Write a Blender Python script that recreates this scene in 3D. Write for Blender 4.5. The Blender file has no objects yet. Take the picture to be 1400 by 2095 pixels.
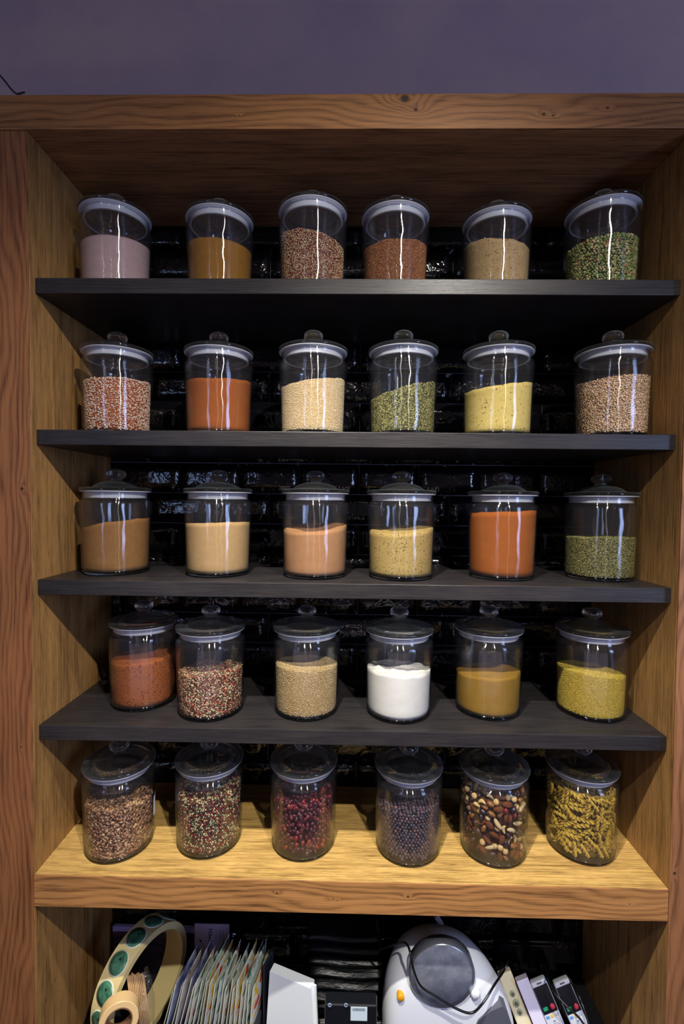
import bpy, bmesh, math, random
import numpy as np
from mathutils import Vector, Matrix, noise
random.seed(7)
RS = np.random.RandomState(11)
SC = bpy.context.scene
COL = SC.collection

# ---------------------------------------------------------------- camera
CX, CY, CZ = 0.6363355, -0.9425184, 0.7821529
YAW, PIT, ROL = 0.0158, -0.0288, 0.0104
FPX, PU, PV = 966.1914, 691.3317, 1049.5887
def _R():
    c, s = math.cos(YAW), math.sin(YAW); A = Matrix(((c, s, 0), (-s, c, 0), (0, 0, 1)))
    c, s = math.cos(PIT), math.sin(PIT); B = Matrix(((1, 0, 0), (0, c, s), (0, -s, c)))
    c, s = math.cos(ROL), math.sin(ROL); D = Matrix(((c, 0, s), (0, 1, 0), (-s, 0, c)))
    return D @ B @ A
RM = _R()
cam = bpy.data.cameras.new('camera'); cam_o = bpy.data.objects.new('camera', cam); COL.objects.link(cam_o)
right, fwd, up = RM[0], RM[1], RM[2]
cam_o.matrix_world = Matrix(((right[0], up[0], -fwd[0], CX), (right[1], up[1], -fwd[1], CY), (right[2], up[2], -fwd[2], CZ), (0, 0, 0, 1)))
cam.sensor_fit = 'AUTO'; cam.sensor_width = 36.0
cam.lens = FPX * 36.0 / 2095.0
cam.shift_x = (700 - PU) / 2095.0
cam.shift_y = (PV - 1047.5) / 2095.0
cam.clip_start = 0.02
SC.camera = cam_o
def at(u, v, Y):
    """the point of the plane at depth Y that a measured photo pixel shows (used to take positions off the photograph)"""
    d = RM.transposed() @ Vector(((u - PU) / FPX, 1.0, (PV - v) / FPX))
    k = (Y - CY) / d.y
    return Vector((CX + d.x * k, Y, CZ + d.z * k))

# ---------------------------------------------------------------- world, lights, exposure
SC.view_settings.view_transform = 'Standard'; SC.view_settings.look = 'None'
SC.view_settings.exposure = 0.0; SC.view_settings.gamma = 1.0; SC.view_settings.use_curve_mapping = False
w = bpy.data.worlds.new('world'); SC.world = w; w.use_nodes = True
w.node_tree.nodes['Background'].inputs[0].default_value = (0.64, 0.55, 0.66, 1)
w.node_tree.nodes['Background'].inputs[1].default_value = 0.112
cy = SC.cycles
cy.max_bounces = 14; cy.transparent_max_bounces = 40; cy.transmission_bounces = 10; cy.glossy_bounces = 4; cy.diffuse_bounces = 4
cy.caustics_reflective = False; cy.caustics_refractive = False
cy.sample_clamp_indirect = 3.0; cy.sample_clamp_direct = 0.0; cy.blur_glossy = 0.3
def aim(o, p, q):
    o.location = p; o.rotation_euler = (Vector(q) - Vector(p)).to_track_quat('-Z', 'Y').to_euler()
def spot(name, p, q, power, cone, blend, col, rad=0.018):
    l = bpy.data.lights.new(name, 'SPOT'); l.energy = power; l.spot_size = math.radians(cone); l.spot_blend = blend
    l.color = col; l.shadow_soft_size = rad
    o = bpy.data.objects.new(name, l); COL.objects.link(o); aim(o, p, q)
def area(name, p, q, power, sx, sy, col):
    l = bpy.data.lights.new(name, 'AREA'); l.shape = 'RECTANGLE'; l.size = sx; l.size_y = sy; l.energy = power; l.color = col
    o = bpy.data.objects.new(name, l); COL.objects.link(o); aim(o, p, q)
spot('ceiling_spot_light', (1.10, -1.29, 1.86), (0.58, 0.12, 0.34), 150, 76, 0.9, (1.0, 0.95, 0.86))
spot('ceiling_spot_light', (0.50, -0.74, 1.86), (0.72, 0.08, -0.02), 215, 56, 1.0, (1.0, 0.95, 0.84))
area('window_daylight', (3.0, -2.4, 0.9), (0.9, 0.0, 0.7), 34, 0.55, 1.5, (0.42, 0.55, 1.0))
area('low_front_fill', (0.6, -1.5, -0.25), (0.62, 0.15, 1.75), 3.2, 2.6, 0.35, (0.86, 0.70, 0.92))  # added fill from low in front, lifts the wall above the cabinet
for _p in ((-0.8, -3.0, 2.05), (1.9, -3.1, 2.1), (0.7, -3.5, 2.2)):  # added lamps out of view, only for dot glints in the glass
    _l = bpy.data.lights.new('added_glint_lamp', 'POINT'); _l.energy = 5; _l.color = (1.0, 0.86, 0.78); _l.shadow_soft_size = 0.06
    _o = bpy.data.objects.new('added_glint_lamp', _l); COL.objects.link(_o); _o.location = _p
area('far_window_daylight', (-1.2, -3.4, 1.0), (0.4, 0.0, 0.7), 9, 0.4, 1.3, (0.40, 0.55, 1.0))

# ---------------------------------------------------------------- helpers
def S(r, g, b, a=1.0):
    f = lambda c: (c / 255 / 12.92) if c / 255 <= 0.04045 else ((c / 255 + 0.055) / 1.055) ** 2.4
    return (f(r), f(g), f(b), a)
def tag(o, label=None, cat=None, group=None, kind=None):
    if label: o['label'] = label
    if cat: o['category'] = cat
    if group: o['group'] = group
    if kind: o['kind'] = kind
    return o
def empty(name, loc=(0, 0, 0), parent=None):
    o = bpy.data.objects.new(name, None); COL.objects.link(o); o.location = loc; o.empty_display_size = 0.02
    if parent: o.parent = parent
    return o
def link(name, me, mat=None, parent=None, loc=None, mw=None):
    o = bpy.data.objects.new(name, me); COL.objects.link(o)
    if mat and not me.materials: me.materials.append(mat)
    if parent: o.parent = parent
    if mw is not None: o.matrix_local = mw
    if loc is not None: o.location = loc
    return o
def mesh(name, vs, fs, smooth=False):
    me = bpy.data.meshes.new(name); me.from_pydata([tuple(v) for v in vs], [], fs)
    if smooth: me.polygons.foreach_set('use_smooth', [True] * len(me.polygons))
    me.update(); return me
def lathe(name, prof, seg=64, smooth=True, closed=False):
    """revolve (r, z) points about Z; closed joins the last point to the first"""
    vs, fs, rings = [], [], []
    for r, z in prof:
        if r < 1e-7: rings.append([len(vs)]); vs.append((0, 0, z))
        else:
            rings.append(list(range(len(vs), len(vs) + seg)))
            vs += [(r * math.cos(2 * math.pi * i / seg), r * math.sin(2 * math.pi * i / seg), z) for i in range(seg)]
    pairs = list(zip(rings, rings[1:])) + ([(rings[-1], rings[0])] if closed else [])
    for a, b in pairs:
        for i in range(seg):
            j = (i + 1) % seg
            if len(a) == 1 and len(b) == 1: continue
            if len(a) == 1: fs.append((a[0], b[j], b[i]))
            elif len(b) == 1: fs.append((a[i], a[j], b[0]))
            else: fs.append((a[i], a[j], b[j], b[i]))
    me = mesh(name, vs, fs, smooth)
    bm = bmesh.new(); bm.from_mesh(me); bmesh.ops.recalc_face_normals(bm, faces=bm.faces); bm.to_mesh(me); bm.free()
    return me
def boxmesh(name, a, b, bev=0.0, seg=2, smooth=False):
    bm = bmesh.new(); bmesh.ops.create_cube(bm, size=1.0)
    c = (Vector(a) + Vector(b)) / 2; d = Vector(b) - Vector(a)
    for v in bm.verts: v.co = Vector((v.co.x * d.x, v.co.y * d.y, v.co.z * d.z)) + c
    if bev: bmesh.ops.bevel(bm, geom=list(bm.edges), offset=bev, segments=seg, affect='EDGES', profile=0.5)
    me = bpy.data.meshes.new(name); bm.to_mesh(me); bm.free()
    if smooth: me.polygons.foreach_set('use_smooth', [True] * len(me.polygons))
    return me
def tube(name, pts, r, mat, parent=None, seg=8, res=10):
    """smooth tube through points"""
    P = [Vector(p) for p in pts]; out = []
    Q = [P[0] * 2 - P[1]] + P + [P[-1] * 2 - P[-2]]
    for i in range(1, len(Q) - 2):
        for k in range(res):
            t = k / res
            out.append(0.5 * ((2 * Q[i]) + (Q[i + 1] - Q[i - 1]) * t + (2 * Q[i - 1] - 5 * Q[i] + 4 * Q[i + 1] - Q[i + 2]) * t * t + (3 * Q[i] - Q[i - 1] - 3 * Q[i + 1] + Q[i + 2]) * t ** 3))
    out.append(P[-1])
    vs, fs = [], []; n = Vector((0.3, 0.2, 1)).normalized()
    for i, p in enumerate(out):
        d = (out[min(i + 1, len(out) - 1)] - out[max(i - 1, 0)]).normalized()
        n = (n - d * n.dot(d)).normalized(); b = d.cross(n)
        vs += [p + (n * math.cos(2 * math.pi * k / seg) + b * math.sin(2 * math.pi * k / seg)) * r for k in range(seg)]
    for i in range(len(out) - 1):
        for k in range(seg):
            j = (k + 1) % seg; fs.append((i * seg + k, i * seg + j, (i + 1) * seg + j, (i + 1) * seg + k))
    fs.append(tuple(range(seg))[::-1]); fs.append(tuple(range(len(vs) - seg, len(vs))))
    return link(name, mesh(name, vs, fs, True), mat, parent)
def text_mesh(txt, size, depth=0.0002):
    cu = bpy.data.curves.new('t', 'FONT'); cu.body = txt; cu.size = size; cu.extrude = depth; cu.align_x = 'CENTER'; cu.align_y = 'CENTER'; cu.resolution_u = 3
    o = bpy.data.objects.new('t', cu); COL.objects.link(o)
    me = bpy.data.meshes.new_from_object(o.evaluated_get(bpy.context.evaluated_depsgraph_get()))
    bpy.data.objects.remove(o); bpy.data.curves.remove(cu); return me

# ---------------------------------------------------------------- materials
class N:
    def __init__(s, name):
        s.m = bpy.data.materials.new(name); s.m.use_nodes = True; s.t = s.m.node_tree; s.t.nodes.clear()
        s.out = s.n('ShaderNodeOutputMaterial')
    def n(s, kind, **kw):
        x = s.t.nodes.new(kind)
        for k, v in kw.items(): setattr(x, k, v)
        return x
    def l(s, a, b): s.t.links.new(a, b)
    def math(s, op, a, b=None, c=None):
        x = s.n('ShaderNodeMath', operation=op)
        for i, v in enumerate((a, b, c)):
            if v is None: continue
            if isinstance(v, (int, float)): x.inputs[i].default_value = v
            else: s.l(v, x.inputs[i])
        return x.outputs[0]
    def vec(s, op, a, b=None):
        x = s.n('ShaderNodeVectorMath', operation=op)
        for i, v in enumerate((a, b)):
            if v is None: continue
            if isinstance(v, tuple): x.inputs[i].default_value = v
            else: s.l(v, x.inputs[i])
        return x.outputs['Value'] if op == 'LENGTH' else x.outputs[0]
    def noise(s, v, scale, detail=2.0, rough=0.5, w=0.0):
        x = s.n('ShaderNodeTexNoise'); s.l(v, x.inputs['Vector']); x.inputs['Scale'].default_value = scale
        x.inputs['Detail'].default_value = detail; x.inputs['Roughness'].default_value = rough; x.inputs['Distortion'].default_value = w
        return x.outputs['Fac']
    def ramp(s, f, pts, interp='LINEAR'):
        x = s.n('ShaderNodeValToRGB'); s.l(f, x.inputs[0]); e = x.color_ramp.elements; x.color_ramp.interpolation = interp
        while len(e) < len(pts): e.new(0.5)
        for i, (p, c) in enumerate(pts): e[i].position = p; e[i].color = c
        return x.outputs[0]
    def mix(s, f, a, b, mode='MIX'):
        x = s.n('ShaderNodeMix', data_type='RGBA', blend_type=mode)
        for i, v in ((0, f), (6, a), (7, b)):
            if isinstance(v, (int, float)): x.inputs[i].default_value = v
            elif isinstance(v, tuple): x.inputs[i].default_value = v
            else: s.l(v, x.inputs[i])
        return x.outputs[2]
    def rng(s, v, a, b, c=0.0, d=1.0, smooth=False):
        x = s.n('ShaderNodeMapRange'); x.interpolation_type = 'SMOOTHSTEP' if smooth else 'LINEAR'
        s.l(v, x.inputs[0])
        for i, k in enumerate((a, b, c, d)): x.inputs[i + 1].default_value = k
        return x.outputs[0]
    def bsdf(s, col, rough=0.5, spec=0.5, bump=None, bd=0.001, **kw):
        p = s.n('ShaderNodeBsdfPrincipled')
        if isinstance(col, tuple): p.inputs['Base Color'].default_value = col
        else: s.l(col, p.inputs['Base Color'])
        if isinstance(rough, (int, float)): p.inputs['Roughness'].default_value = rough
        else: s.l(rough, p.inputs['Roughness'])
        p.inputs['Specular IOR Level'].default_value = spec
        for k, v in kw.items(): p.inputs[k.replace('_', ' ')].default_value = v
        if bump is not None:
            b = s.n('ShaderNodeBump'); s.l(bump, b.inputs['Height']); b.inputs['Distance'].default_value = bd; b.inputs['Strength'].default_value = 1.0
            s.l(b.outputs[0], p.inputs['Normal'])
        s.l(p.outputs[0], s.out.inputs[0]); return p
    def obj(s): return s.n('ShaderNodeTexCoord').outputs['Object']
    def scaled(s, v, sc): return s.vec('MULTIPLY', v, sc)
def plain(name, col, rough=0.5, spec=0.5, **kw):
    n = N(name); n.bsdf(col, rough, spec, **kw); return n.m

def veneer(name, axis, c1, c2, rough=0.5):
    """straight-grained oak veneer, grain along the given axis"""
    n = N(name); o = n.obj()
    st = {'x': (1, 22, 22), 'z': (22, 22, 1)}[axis]; st2 = {'x': (6, 420, 420), 'z': (420, 420, 6)}[axis]; st3 = {'x': (9, 75, 75), 'z': (75, 75, 9)}[axis]
    a = n.noise(n.scaled(o, st), 1.0, 3, 0.6, 0.6); b = n.noise(n.scaled(o, st2), 1.0, 3, 0.6); c = n.noise(n.scaled(o, st3), 1.0, 4, 0.65, 0.3)
    f = n.math('ADD', n.math('MULTIPLY', a, 0.30), n.math('ADD', n.math('MULTIPLY', b, 0.50), n.math('MULTIPLY', c, 0.36)))
    col = n.ramp(f, [(0.44, c1), (0.60, c2), (0.76, tuple(min(1, x * 1.35) for x in c2[:3]) + (1,))])
    pore = n.rng(n.noise(n.scaled(o, {'x': (28, 1300, 1300), 'z': (1300, 1300, 28)}[axis]), 1.0, 2, 0.5), 0.60, 0.70)
    col = n.mix(n.math('MULTIPLY', pore, 0.45), col, tuple(x * 0.35 for x in c1[:3]) + (1,))
    n.bsdf(col, rough, 0.35, bump=n.math('SUBTRACT', b, pore), bd=0.0004); return n.m
def solid_oak(name, axis, c1, c2, knots, seed=0.0, freq=330.0):
    """plain-sawn oak: cathedral rings that bend round dark knots given as (along, across, size)"""
    n = N(name); o = n.obj(); sp = n.n('ShaderNodeSeparateXYZ'); n.l(o, sp.inputs[0])
    al, ac = (sp.outputs[0], sp.outputs[2]) if axis == 'x' else (sp.outputs[2], sp.outputs[0])
    cb = n.n('ShaderNodeCombineXYZ'); n.l(al, cb.inputs[0]); n.l(ac, cb.inputs[1]); cb.inputs[2].default_value = seed
    v = cb.outputs[0]
    low = n.noise(n.scaled(v, (2.2, 7, 1)), 1.0, 2, 0.5); mid = n.noise(n.scaled(v, (9, 40, 1)), 1.0, 3, 0.55)
    ph = n.math('ADD', n.math('ADD', n.math('MULTIPLY', ac, freq * 1.3), n.math('MULTIPLY', low, freq * 0.20)), n.math('MULTIPLY', mid, freq * 0.012))
    dark = None
    for a, c, r in knots:
        q = n.vec('SUBTRACT', v, (a, c, seed)); q = n.scaled(q, (1.0 / (r * 3.6), 1.0 / (r * 1.7), 0.0)); d = n.vec('LENGTH', q)
        wv = n.math('POWER', 2.718, n.math('MULTIPLY', n.math('MULTIPLY', d, d), -1.0))
        ph = n.math('ADD', ph, n.math('MULTIPLY', wv, 22.0 * min(1.0, r / 0.012)))
        q2 = n.vec('LENGTH', n.scaled(n.vec('SUBTRACT', v, (a, c, seed)), (1.0 / (r * 1.15), 1.0 / r, 0.0)))
        q2 = n.math('ADD', q2, n.math('MULTIPLY', n.math('SUBTRACT', mid, 0.5), 1.2))
        k = n.rng(q2, 0.25, 1.0, 1.0, 0.0, True); dark = k if dark is None else n.math('MAXIMUM', dark, k)
    ring = n.math('MULTIPLY_ADD', n.math('SINE', ph), 0.5, 0.5)
    fine = n.noise(n.scaled(v, (14, 700, 1)), 1.0, 3, 0.6)
    f = n.math('ADD', n.math('MULTIPLY', n.math('POWER', ring, 0.6), 0.16), n.math('ADD', n.math('MULTIPLY', fine, 0.55), n.math('MULTIPLY', n.noise(n.scaled(v, (4, 34, 1)), 1.0, 3, .6), 0.42)))
    col = n.ramp(f, [(0.36, c1), (0.62, c2), (0.86, tuple(min(1, x * 1.3) for x in c2[:3]) + (1,))])
    if dark is not None: col = n.mix(n.math('MULTIPLY', dark, 0.92), col, (0.012, 0.006, 0.003, 1))
    n.bsdf(col, 0.48, 0.35, bump=f, bd=0.0005); return n.m

M = {}
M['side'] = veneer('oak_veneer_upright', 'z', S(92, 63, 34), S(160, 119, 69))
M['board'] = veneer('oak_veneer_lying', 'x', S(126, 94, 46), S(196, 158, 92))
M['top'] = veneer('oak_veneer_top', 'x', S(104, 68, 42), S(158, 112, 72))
OA, OB = S(84, 52, 27), S(152, 103, 58)
M['beam'] = solid_oak('oak_solid_beam', 'x', OA, OB, [(0.743, 1.562, .011), (0.765, 1.540, .006), (1.012, 1.531, .0045), (1.03, 1.528, .003), (1.134, 1.542, .0035), (0.421, 1.530, .002), (1.209, 1.522, .0018)], 3.1)
M['edge'] = solid_oak('oak_solid_edge', 'x', OA, S(168, 118, 68), [(0.505, -.026, .003), (.611, -.037, .002), (.629, -.038, .002), (.437, -.021, .0012), (.773, -.027, .0035), (1.222, -.032, .002), (.33, -.019, .001)], 7.7)
M['postL'] = solid_oak('oak_solid_post', 'z', S(84, 46, 25), S(142, 92, 55), [(.797, -.016, .004), (.269, -.022, .0025)], 1.3)
M['postR'] = solid_oak('oak_solid_post_b', 'z', S(88, 54, 32), S(146, 98, 62), [(.035, 1.309, .004)], 5.9)
def darkoak():
    n = N('black_stained_oak'); o = n.obj()
    b = n.noise(n.scaled(o, (14, 500, 500)), 1.0, 3, 0.6); c = n.noise(n.scaled(o, (5, 40, 40)), 1.0, 3, 0.6); e = n.noise(o, 9.0, 4, 0.6)
    f = n.math('ADD', n.math('MULTIPLY', b, .5), n.math('ADD', n.math('MULTIPLY', c, .25), n.math('MULTIPLY', e, .25)))
    col = n.ramp(f, [(0.34, S(25, 24, 28)), (0.66, S(52, 48, 48))])
    n.bsdf(col, 0.36, 0.22, bump=b, bd=0.0003); return n.m
M['dark'] = darkoak()
def tilemat():
    n = N('black_glazed_tile'); o = n.obj(); tc = n.n('ShaderNodeObjectInfo').outputs['Random']
    cb = n.n('ShaderNodeCombineXYZ'); n.l(n.math('MULTIPLY', tc, 37.0), cb.inputs[1]); v = n.vec('ADD', o, cb.outputs[0])
    a = n.noise(v, 22.0, 2, 0.5, 1.2); b = n.noise(v, 75.0, 2, 0.5, 0.8)
    n.bsdf(S(13, 12, 15), 0.09, 0.6, bump=n.math('ADD', n.math('MULTIPLY', a, 1.0), n.math('MULTIPLY', b, 0.22)), bd=0.0032)
    return n.m
M['tile'] = tilemat()
M['grout'] = plain('grout', S(120, 118, 126), 0.9, 0.2)
def paint():
    n = N('grey_plaster_paint'); o = n.obj(); a = n.noise(o, 3.0, 4, 0.6); b = n.noise(o, 260.0, 2, 0.6)
    col = n.ramp(a, [(0.3, S(152, 136, 146)), (0.7, S(178, 154, 152))]); n.bsdf(col, 0.9, 0.2, bump=b, bd=0.0006); return n.m
M['paint'] = paint()
ANI = 0.85
def thin_glass(haze=.007):
    n = N('clear_jar_glass'); o = n.obj()
    lw = n.n('ShaderNodeLayerWeight'); lw.inputs[0].default_value = 0.5; f = lw.outputs['Facing']
    rip = n.noise(n.scaled(o, (14, 14, 9)), 1.0, 2, 0.5); b = n.n('ShaderNodeBump'); n.l(rip, b.inputs['Height']); b.inputs['Distance'].default_value = 0.004
    f4 = n.math('POWER', f, 4.0); fac = n.math('MULTIPLY_ADD', f4, 0.55, 0.045)
    tcol = n.mix(n.math('POWER', f, 7.0), (0.985, 0.99, 0.985, 1), (0.42, 0.52, 0.52, 1))
    t = n.n('ShaderNodeBsdfTransparent'); n.l(tcol, t.inputs[0])
    g = n.n('ShaderNodeBsdfAnisotropic'); g.inputs['Roughness'].default_value = 0.10; g.inputs['Anisotropy'].default_value = ANI; n.l(b.outputs[0], g.inputs['Normal'])
    tg = n.n('ShaderNodeTangent', direction_type='RADIAL', axis='Z'); n.l(tg.outputs[0], g.inputs['Tangent'])
    df = n.n('ShaderNodeBsdfDiffuse'); df.inputs[0].default_value = S(190, 190, 205); t2 = n.n('ShaderNodeMixShader'); t2.inputs[0].default_value = haze; n.l(t.outputs[0], t2.inputs[1]); n.l(df.outputs[0], t2.inputs[2]); t = t2
    mx = n.n('ShaderNodeMixShader'); n.l(fac, mx.inputs[0]); n.l(t.outputs[0], mx.inputs[1]); n.l(g.outputs[0], mx.inputs[2]); n.l(mx.outputs[0], n.out.inputs[0])
    return n.m
M['glass'] = thin_glass()
def solid_glass(name, col, ior=1.45):
    n = N(name); n.bsdf(col, 0.015, 0.5, Transmission_Weight=1.0, IOR=ior); return n.m
def lid_glass(nm='pressed_lid_glass', refr=.68, haze=.003, edge=.10):
    n = N(nm); p = n.n('ShaderNodeBsdfPrincipled'); p.inputs['Base Color'].default_value = (.93, .97, .97, 1); p.inputs['Roughness'].default_value = .015; p.inputs['IOR'].default_value = 1.45; p.inputs['Transmission Weight'].default_value = 1
    lw = n.n('ShaderNodeLayerWeight'); lw.inputs[0].default_value = 0.5; f = lw.outputs['Facing']
    t = n.n('ShaderNodeBsdfTransparent'); n.l(n.mix(n.math('POWER', f, 4.0), (.97, .98, .98, 1), (.5, .6, .6, 1)), t.inputs[0])
    g = n.n('ShaderNodeBsdfGlossy'); g.inputs['Roughness'].default_value = .04
    a = n.n('ShaderNodeMixShader'); n.l(n.math('MULTIPLY_ADD', n.math('POWER', f, 4.0), .55, .06), a.inputs[0]); n.l(t.outputs[0], a.inputs[1]); n.l(g.outputs[0], a.inputs[2])
    b = n.n('ShaderNodeMixShader'); b.inputs[0].default_value = refr; n.l(a.outputs[0], b.inputs[1]); n.l(p.outputs[0], b.inputs[2])
    df = n.n('ShaderNodeBsdfDiffuse'); df.inputs[0].default_value = S(196, 206, 214); h = n.n('ShaderNodeMixShader'); n.l(n.math('MULTIPLY_ADD', n.math('POWER', f, 3.0), edge, haze), h.inputs[0])  # slight haze plus whitened rims that stand in for light caught at edges
    n.l(b.outputs[0], h.inputs[1]); n.l(df.outputs[0], h.inputs[2]); n.l(h.outputs[0], n.out.inputs[0]); return n.m
M['lid'] = lid_glass()
M['baseg'] = solid_glass('pressed_base_glass', (.93, .97, .97, 1))
M['knobg'] = lid_glass('pressed_knob_glass', .85, .004, .30)
def sealmat():
    n = N('milky_seal_plastic'); d = n.n('ShaderNodeBsdfPrincipled'); d.inputs['Base Color'].default_value = S(226, 228, 240); d.inputs['Roughness'].default_value = .3
    t = n.n('ShaderNodeBsdfTransparent'); tl = n.n('ShaderNodeBsdfTranslucent'); tl.inputs[0].default_value = S(190, 195, 215)
    a = n.n('ShaderNodeMixShader'); a.inputs[0].default_value = .35; n.l(d.outputs[0], a.inputs[1]); n.l(tl.outputs[0], a.inputs[2])
    b = n.n('ShaderNodeMixShader'); b.inputs[0].default_value = .25; n.l(a.outputs[0], b.inputs[1]); n.l(t.outputs[0], b.inputs[2]); n.l(b.outputs[0], n.out.inputs[0])
    return n.m
M['seal'] = sealmat()
def grainmat():
    n = N('grain_colours'); a = n.n('ShaderNodeAttribute', attribute_name='Col'); n.bsdf(a.outputs['Color'], 0.65, 0.25); return n.m
M['grain'] = grainmat()
def gloss_grain():
    n = N('berry_colours'); a = n.n('ShaderNodeAttribute', attribute_name='Col'); n.bsdf(a.outputs['Color'], 0.38, 0.45); return n.m
M['berry'] = gloss_grain()
def powder(name, c1, c2, speck=None, sp_amt=0.0, sp_scale=420.0, nscale=900.0, big=0.25, bump=0.0009, dim=.66):
    c1, c2 = [tuple(x * dim for x in c[:3]) + (1,) for c in (c1, c2)]
    n = N(name); o = n.obj(); a = n.noise(o, nscale, 2, 0.7); b = n.noise(n.scaled(o, (1, 1, 1.8)), 28.0, 4, 0.6)
    f = n.math('ADD', n.math('MULTIPLY', a, 1 - big), n.math('MULTIPLY', b, big))
    col = n.ramp(f, [(0.36, c1), (0.62, c2)])
    if speck is not None:
        v = n.noise(o, sp_scale, 1, 0.5); col = n.mix(n.rng(v, 0.74 - sp_amt, 0.78 - sp_amt), col, speck)
    n.bsdf(col, 0.95, 0.12, bump=f, bd=bump); return n.m

# ---------------------------------------------------------------- room shell
DW, WI = 0.3296, 1.300                       # inner depth and width of the cabinet
ZB, S1, S2, S3, S4, REC, TH, TB = 1.5041, 1.2265, 0.9194, 0.6097, 0.3045, 0.0207, 0.0312, 0.0665
CT, FL = -0.52, -1.40
fl = link('floor', boxmesh('floor', (-2.5, -4.2, FL - .05), (3.8, DW + .1, FL)), plain('floor_tiles', S(90, 84, 80), .6)); tag(fl, kind='structure')
ce = link('ceiling', boxmesh('ceiling', (-2.5, -4.2, 2.45), (3.8, DW + .1, 2.5)), M['paint']); tag(ce, kind='structure')
wb = link('wall_back', boxmesh('wall_back', (-2.5, DW + .0075, FL), (3.8, DW + .1, 2.45)), M['paint']); tag(wb, kind='structure')
wu = link('wall_upper', boxmesh('wall_upper', (-2.5, .25, ZB + TB + .0008), (3.8, DW + .007, 2.449)), M['paint']); tag(wu, kind='structure')
gb = link('grout_bed', boxmesh('grout_bed', (0, DW + .003, CT), (WI, DW + .0075, ZB)), M['grout'], wb)
# glazed tiles in running bond: every tile is a part of the wall
def tile_mesh(i):
    rnd = random.Random(i); nx, nz = 6, 3; W2, H2 = .0796, .0397; vs = []; fs = []
    for k in range(nz + 1):
        for j in range(nx + 1):
            x = -W2 + 2 * W2 * j / nx; z = -H2 + 2 * H2 * k / nz; e = (j in (0, nx)) or (k in (0, nz))
            vs.append((x * (1 if not e else .998), -.0035 + rnd.uniform(-.0006, .0006) + (.0012 if e else 0), z))
    for k in range(nz):
        for j in range(nx): a = k * (nx + 1) + j; fs.append((a, a + 1, a + nx + 2, a + nx + 1))
    b0 = len(vs); ring = [j for j in range(nx + 1)] + [(k + 1) * (nx + 1) - 1 for k in range(1, nz + 1)] + [nz * (nx + 1) + j for j in range(nx - 1, -1, -1)] + [k * (nx + 1) for k in range(nz - 1, 0, -1)]
    for r in ring: vs.append((vs[r][0], .0029, vs[r][2]))
    for q in range(len(ring)): a, b = ring[q], ring[(q + 1) % len(ring)]; fs.append((b, a, b0 + q, b0 + (q + 1) % len(ring)))
    me = mesh('tile', vs, fs, True); me.materials.append(M['tile']); return me
TM = [tile_mesh(i) for i in range(6)]
ztop = 1.4454 + .0812; k = -1
while True:
    z1 = 1.4454 - .0812 * k; z0 = z1 - .0812
    if z1 < CT: break
    x = .189 - (.1613 * 2) + (.0806 if k % 2 == 0 else 0)
    while x < WI:
        a, b = max(x, 0) + .0011, min(x + .1613, WI) - .0011
        zz0, zz1 = max(z0, CT) + .0011, min(z1, ZB) - .0011
        if b - a > .012 and zz1 - zz0 > .01:
            o = link('tile', random.choice(TM), None, wb, loc=((a + b) / 2, DW, (zz0 + zz1) / 2))
            o.scale = ((b - a) / .1593, 1, (zz1 - zz0) / .0795); o.rotation_euler = (random.uniform(-.012, .012), 0, random.uniform(-.006, .006))
        x += .1613
    k += 1

# ---------------------------------------------------------------- cabinet
cab = tag(empty('shelving_cabinet', (WI / 2, DW / 2, FL)), 'tall oak shelving cabinet with four black shelves and a thick oak board over tiles', 'cabinet')
ofs = (-WI / 2, -DW / 2, -FL)
def cpart(name, me, mat, parent=cab):
    o = link(name, me, mat, parent)
    if parent is cab: o.location = ofs
    return o
OW = .075
E1 = .004
for nm, a, b, pm, lab in (('l', -OW, 0.0, 'postL', None), ('r', WI, WI + OW, 'postR', None)):
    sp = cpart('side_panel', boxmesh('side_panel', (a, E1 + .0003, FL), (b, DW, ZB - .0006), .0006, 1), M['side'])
    cpart('front_strip', boxmesh('front_strip', (a, 0, FL), (b, E1, ZB - .0012), .0009, 2), M[pm], sp)
tp = cpart('top_panel', boxmesh('top_panel', (-OW, E1 + .0003, ZB), (WI + OW, DW, ZB + TB), .0006, 1), M['top'])
cpart('front_strip', boxmesh('front_strip', (-OW - .0, -.0015, ZB), (WI + OW, E1, ZB + TB), .0012, 2), M['beam'], tp)
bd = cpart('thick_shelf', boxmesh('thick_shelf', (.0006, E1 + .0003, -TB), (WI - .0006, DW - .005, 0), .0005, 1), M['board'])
bd['label'] = 'thick oak shelf under the lowest row of jars'
cpart('front_strip', boxmesh('front_strip', (.0006, .0012, -TB), (WI - .0006, E1, 0), .0008, 2), M['edge'], bd)
for z in (S1, S2, S3, S4):
    o = cpart('shelf', boxmesh('shelf', (.0008, REC, z - TH), (WI - .0008, DW - .005, z), .0013, 2), M['dark']); o['label'] = 'black stained shelf'
wt = cpart('worktop', boxmesh('worktop', (.0008, .01, CT - .04), (WI - .0008, DW - .001, CT - .0012), .001, 1), plain('worktop_black', S(30, 30, 34), .4))

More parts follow.
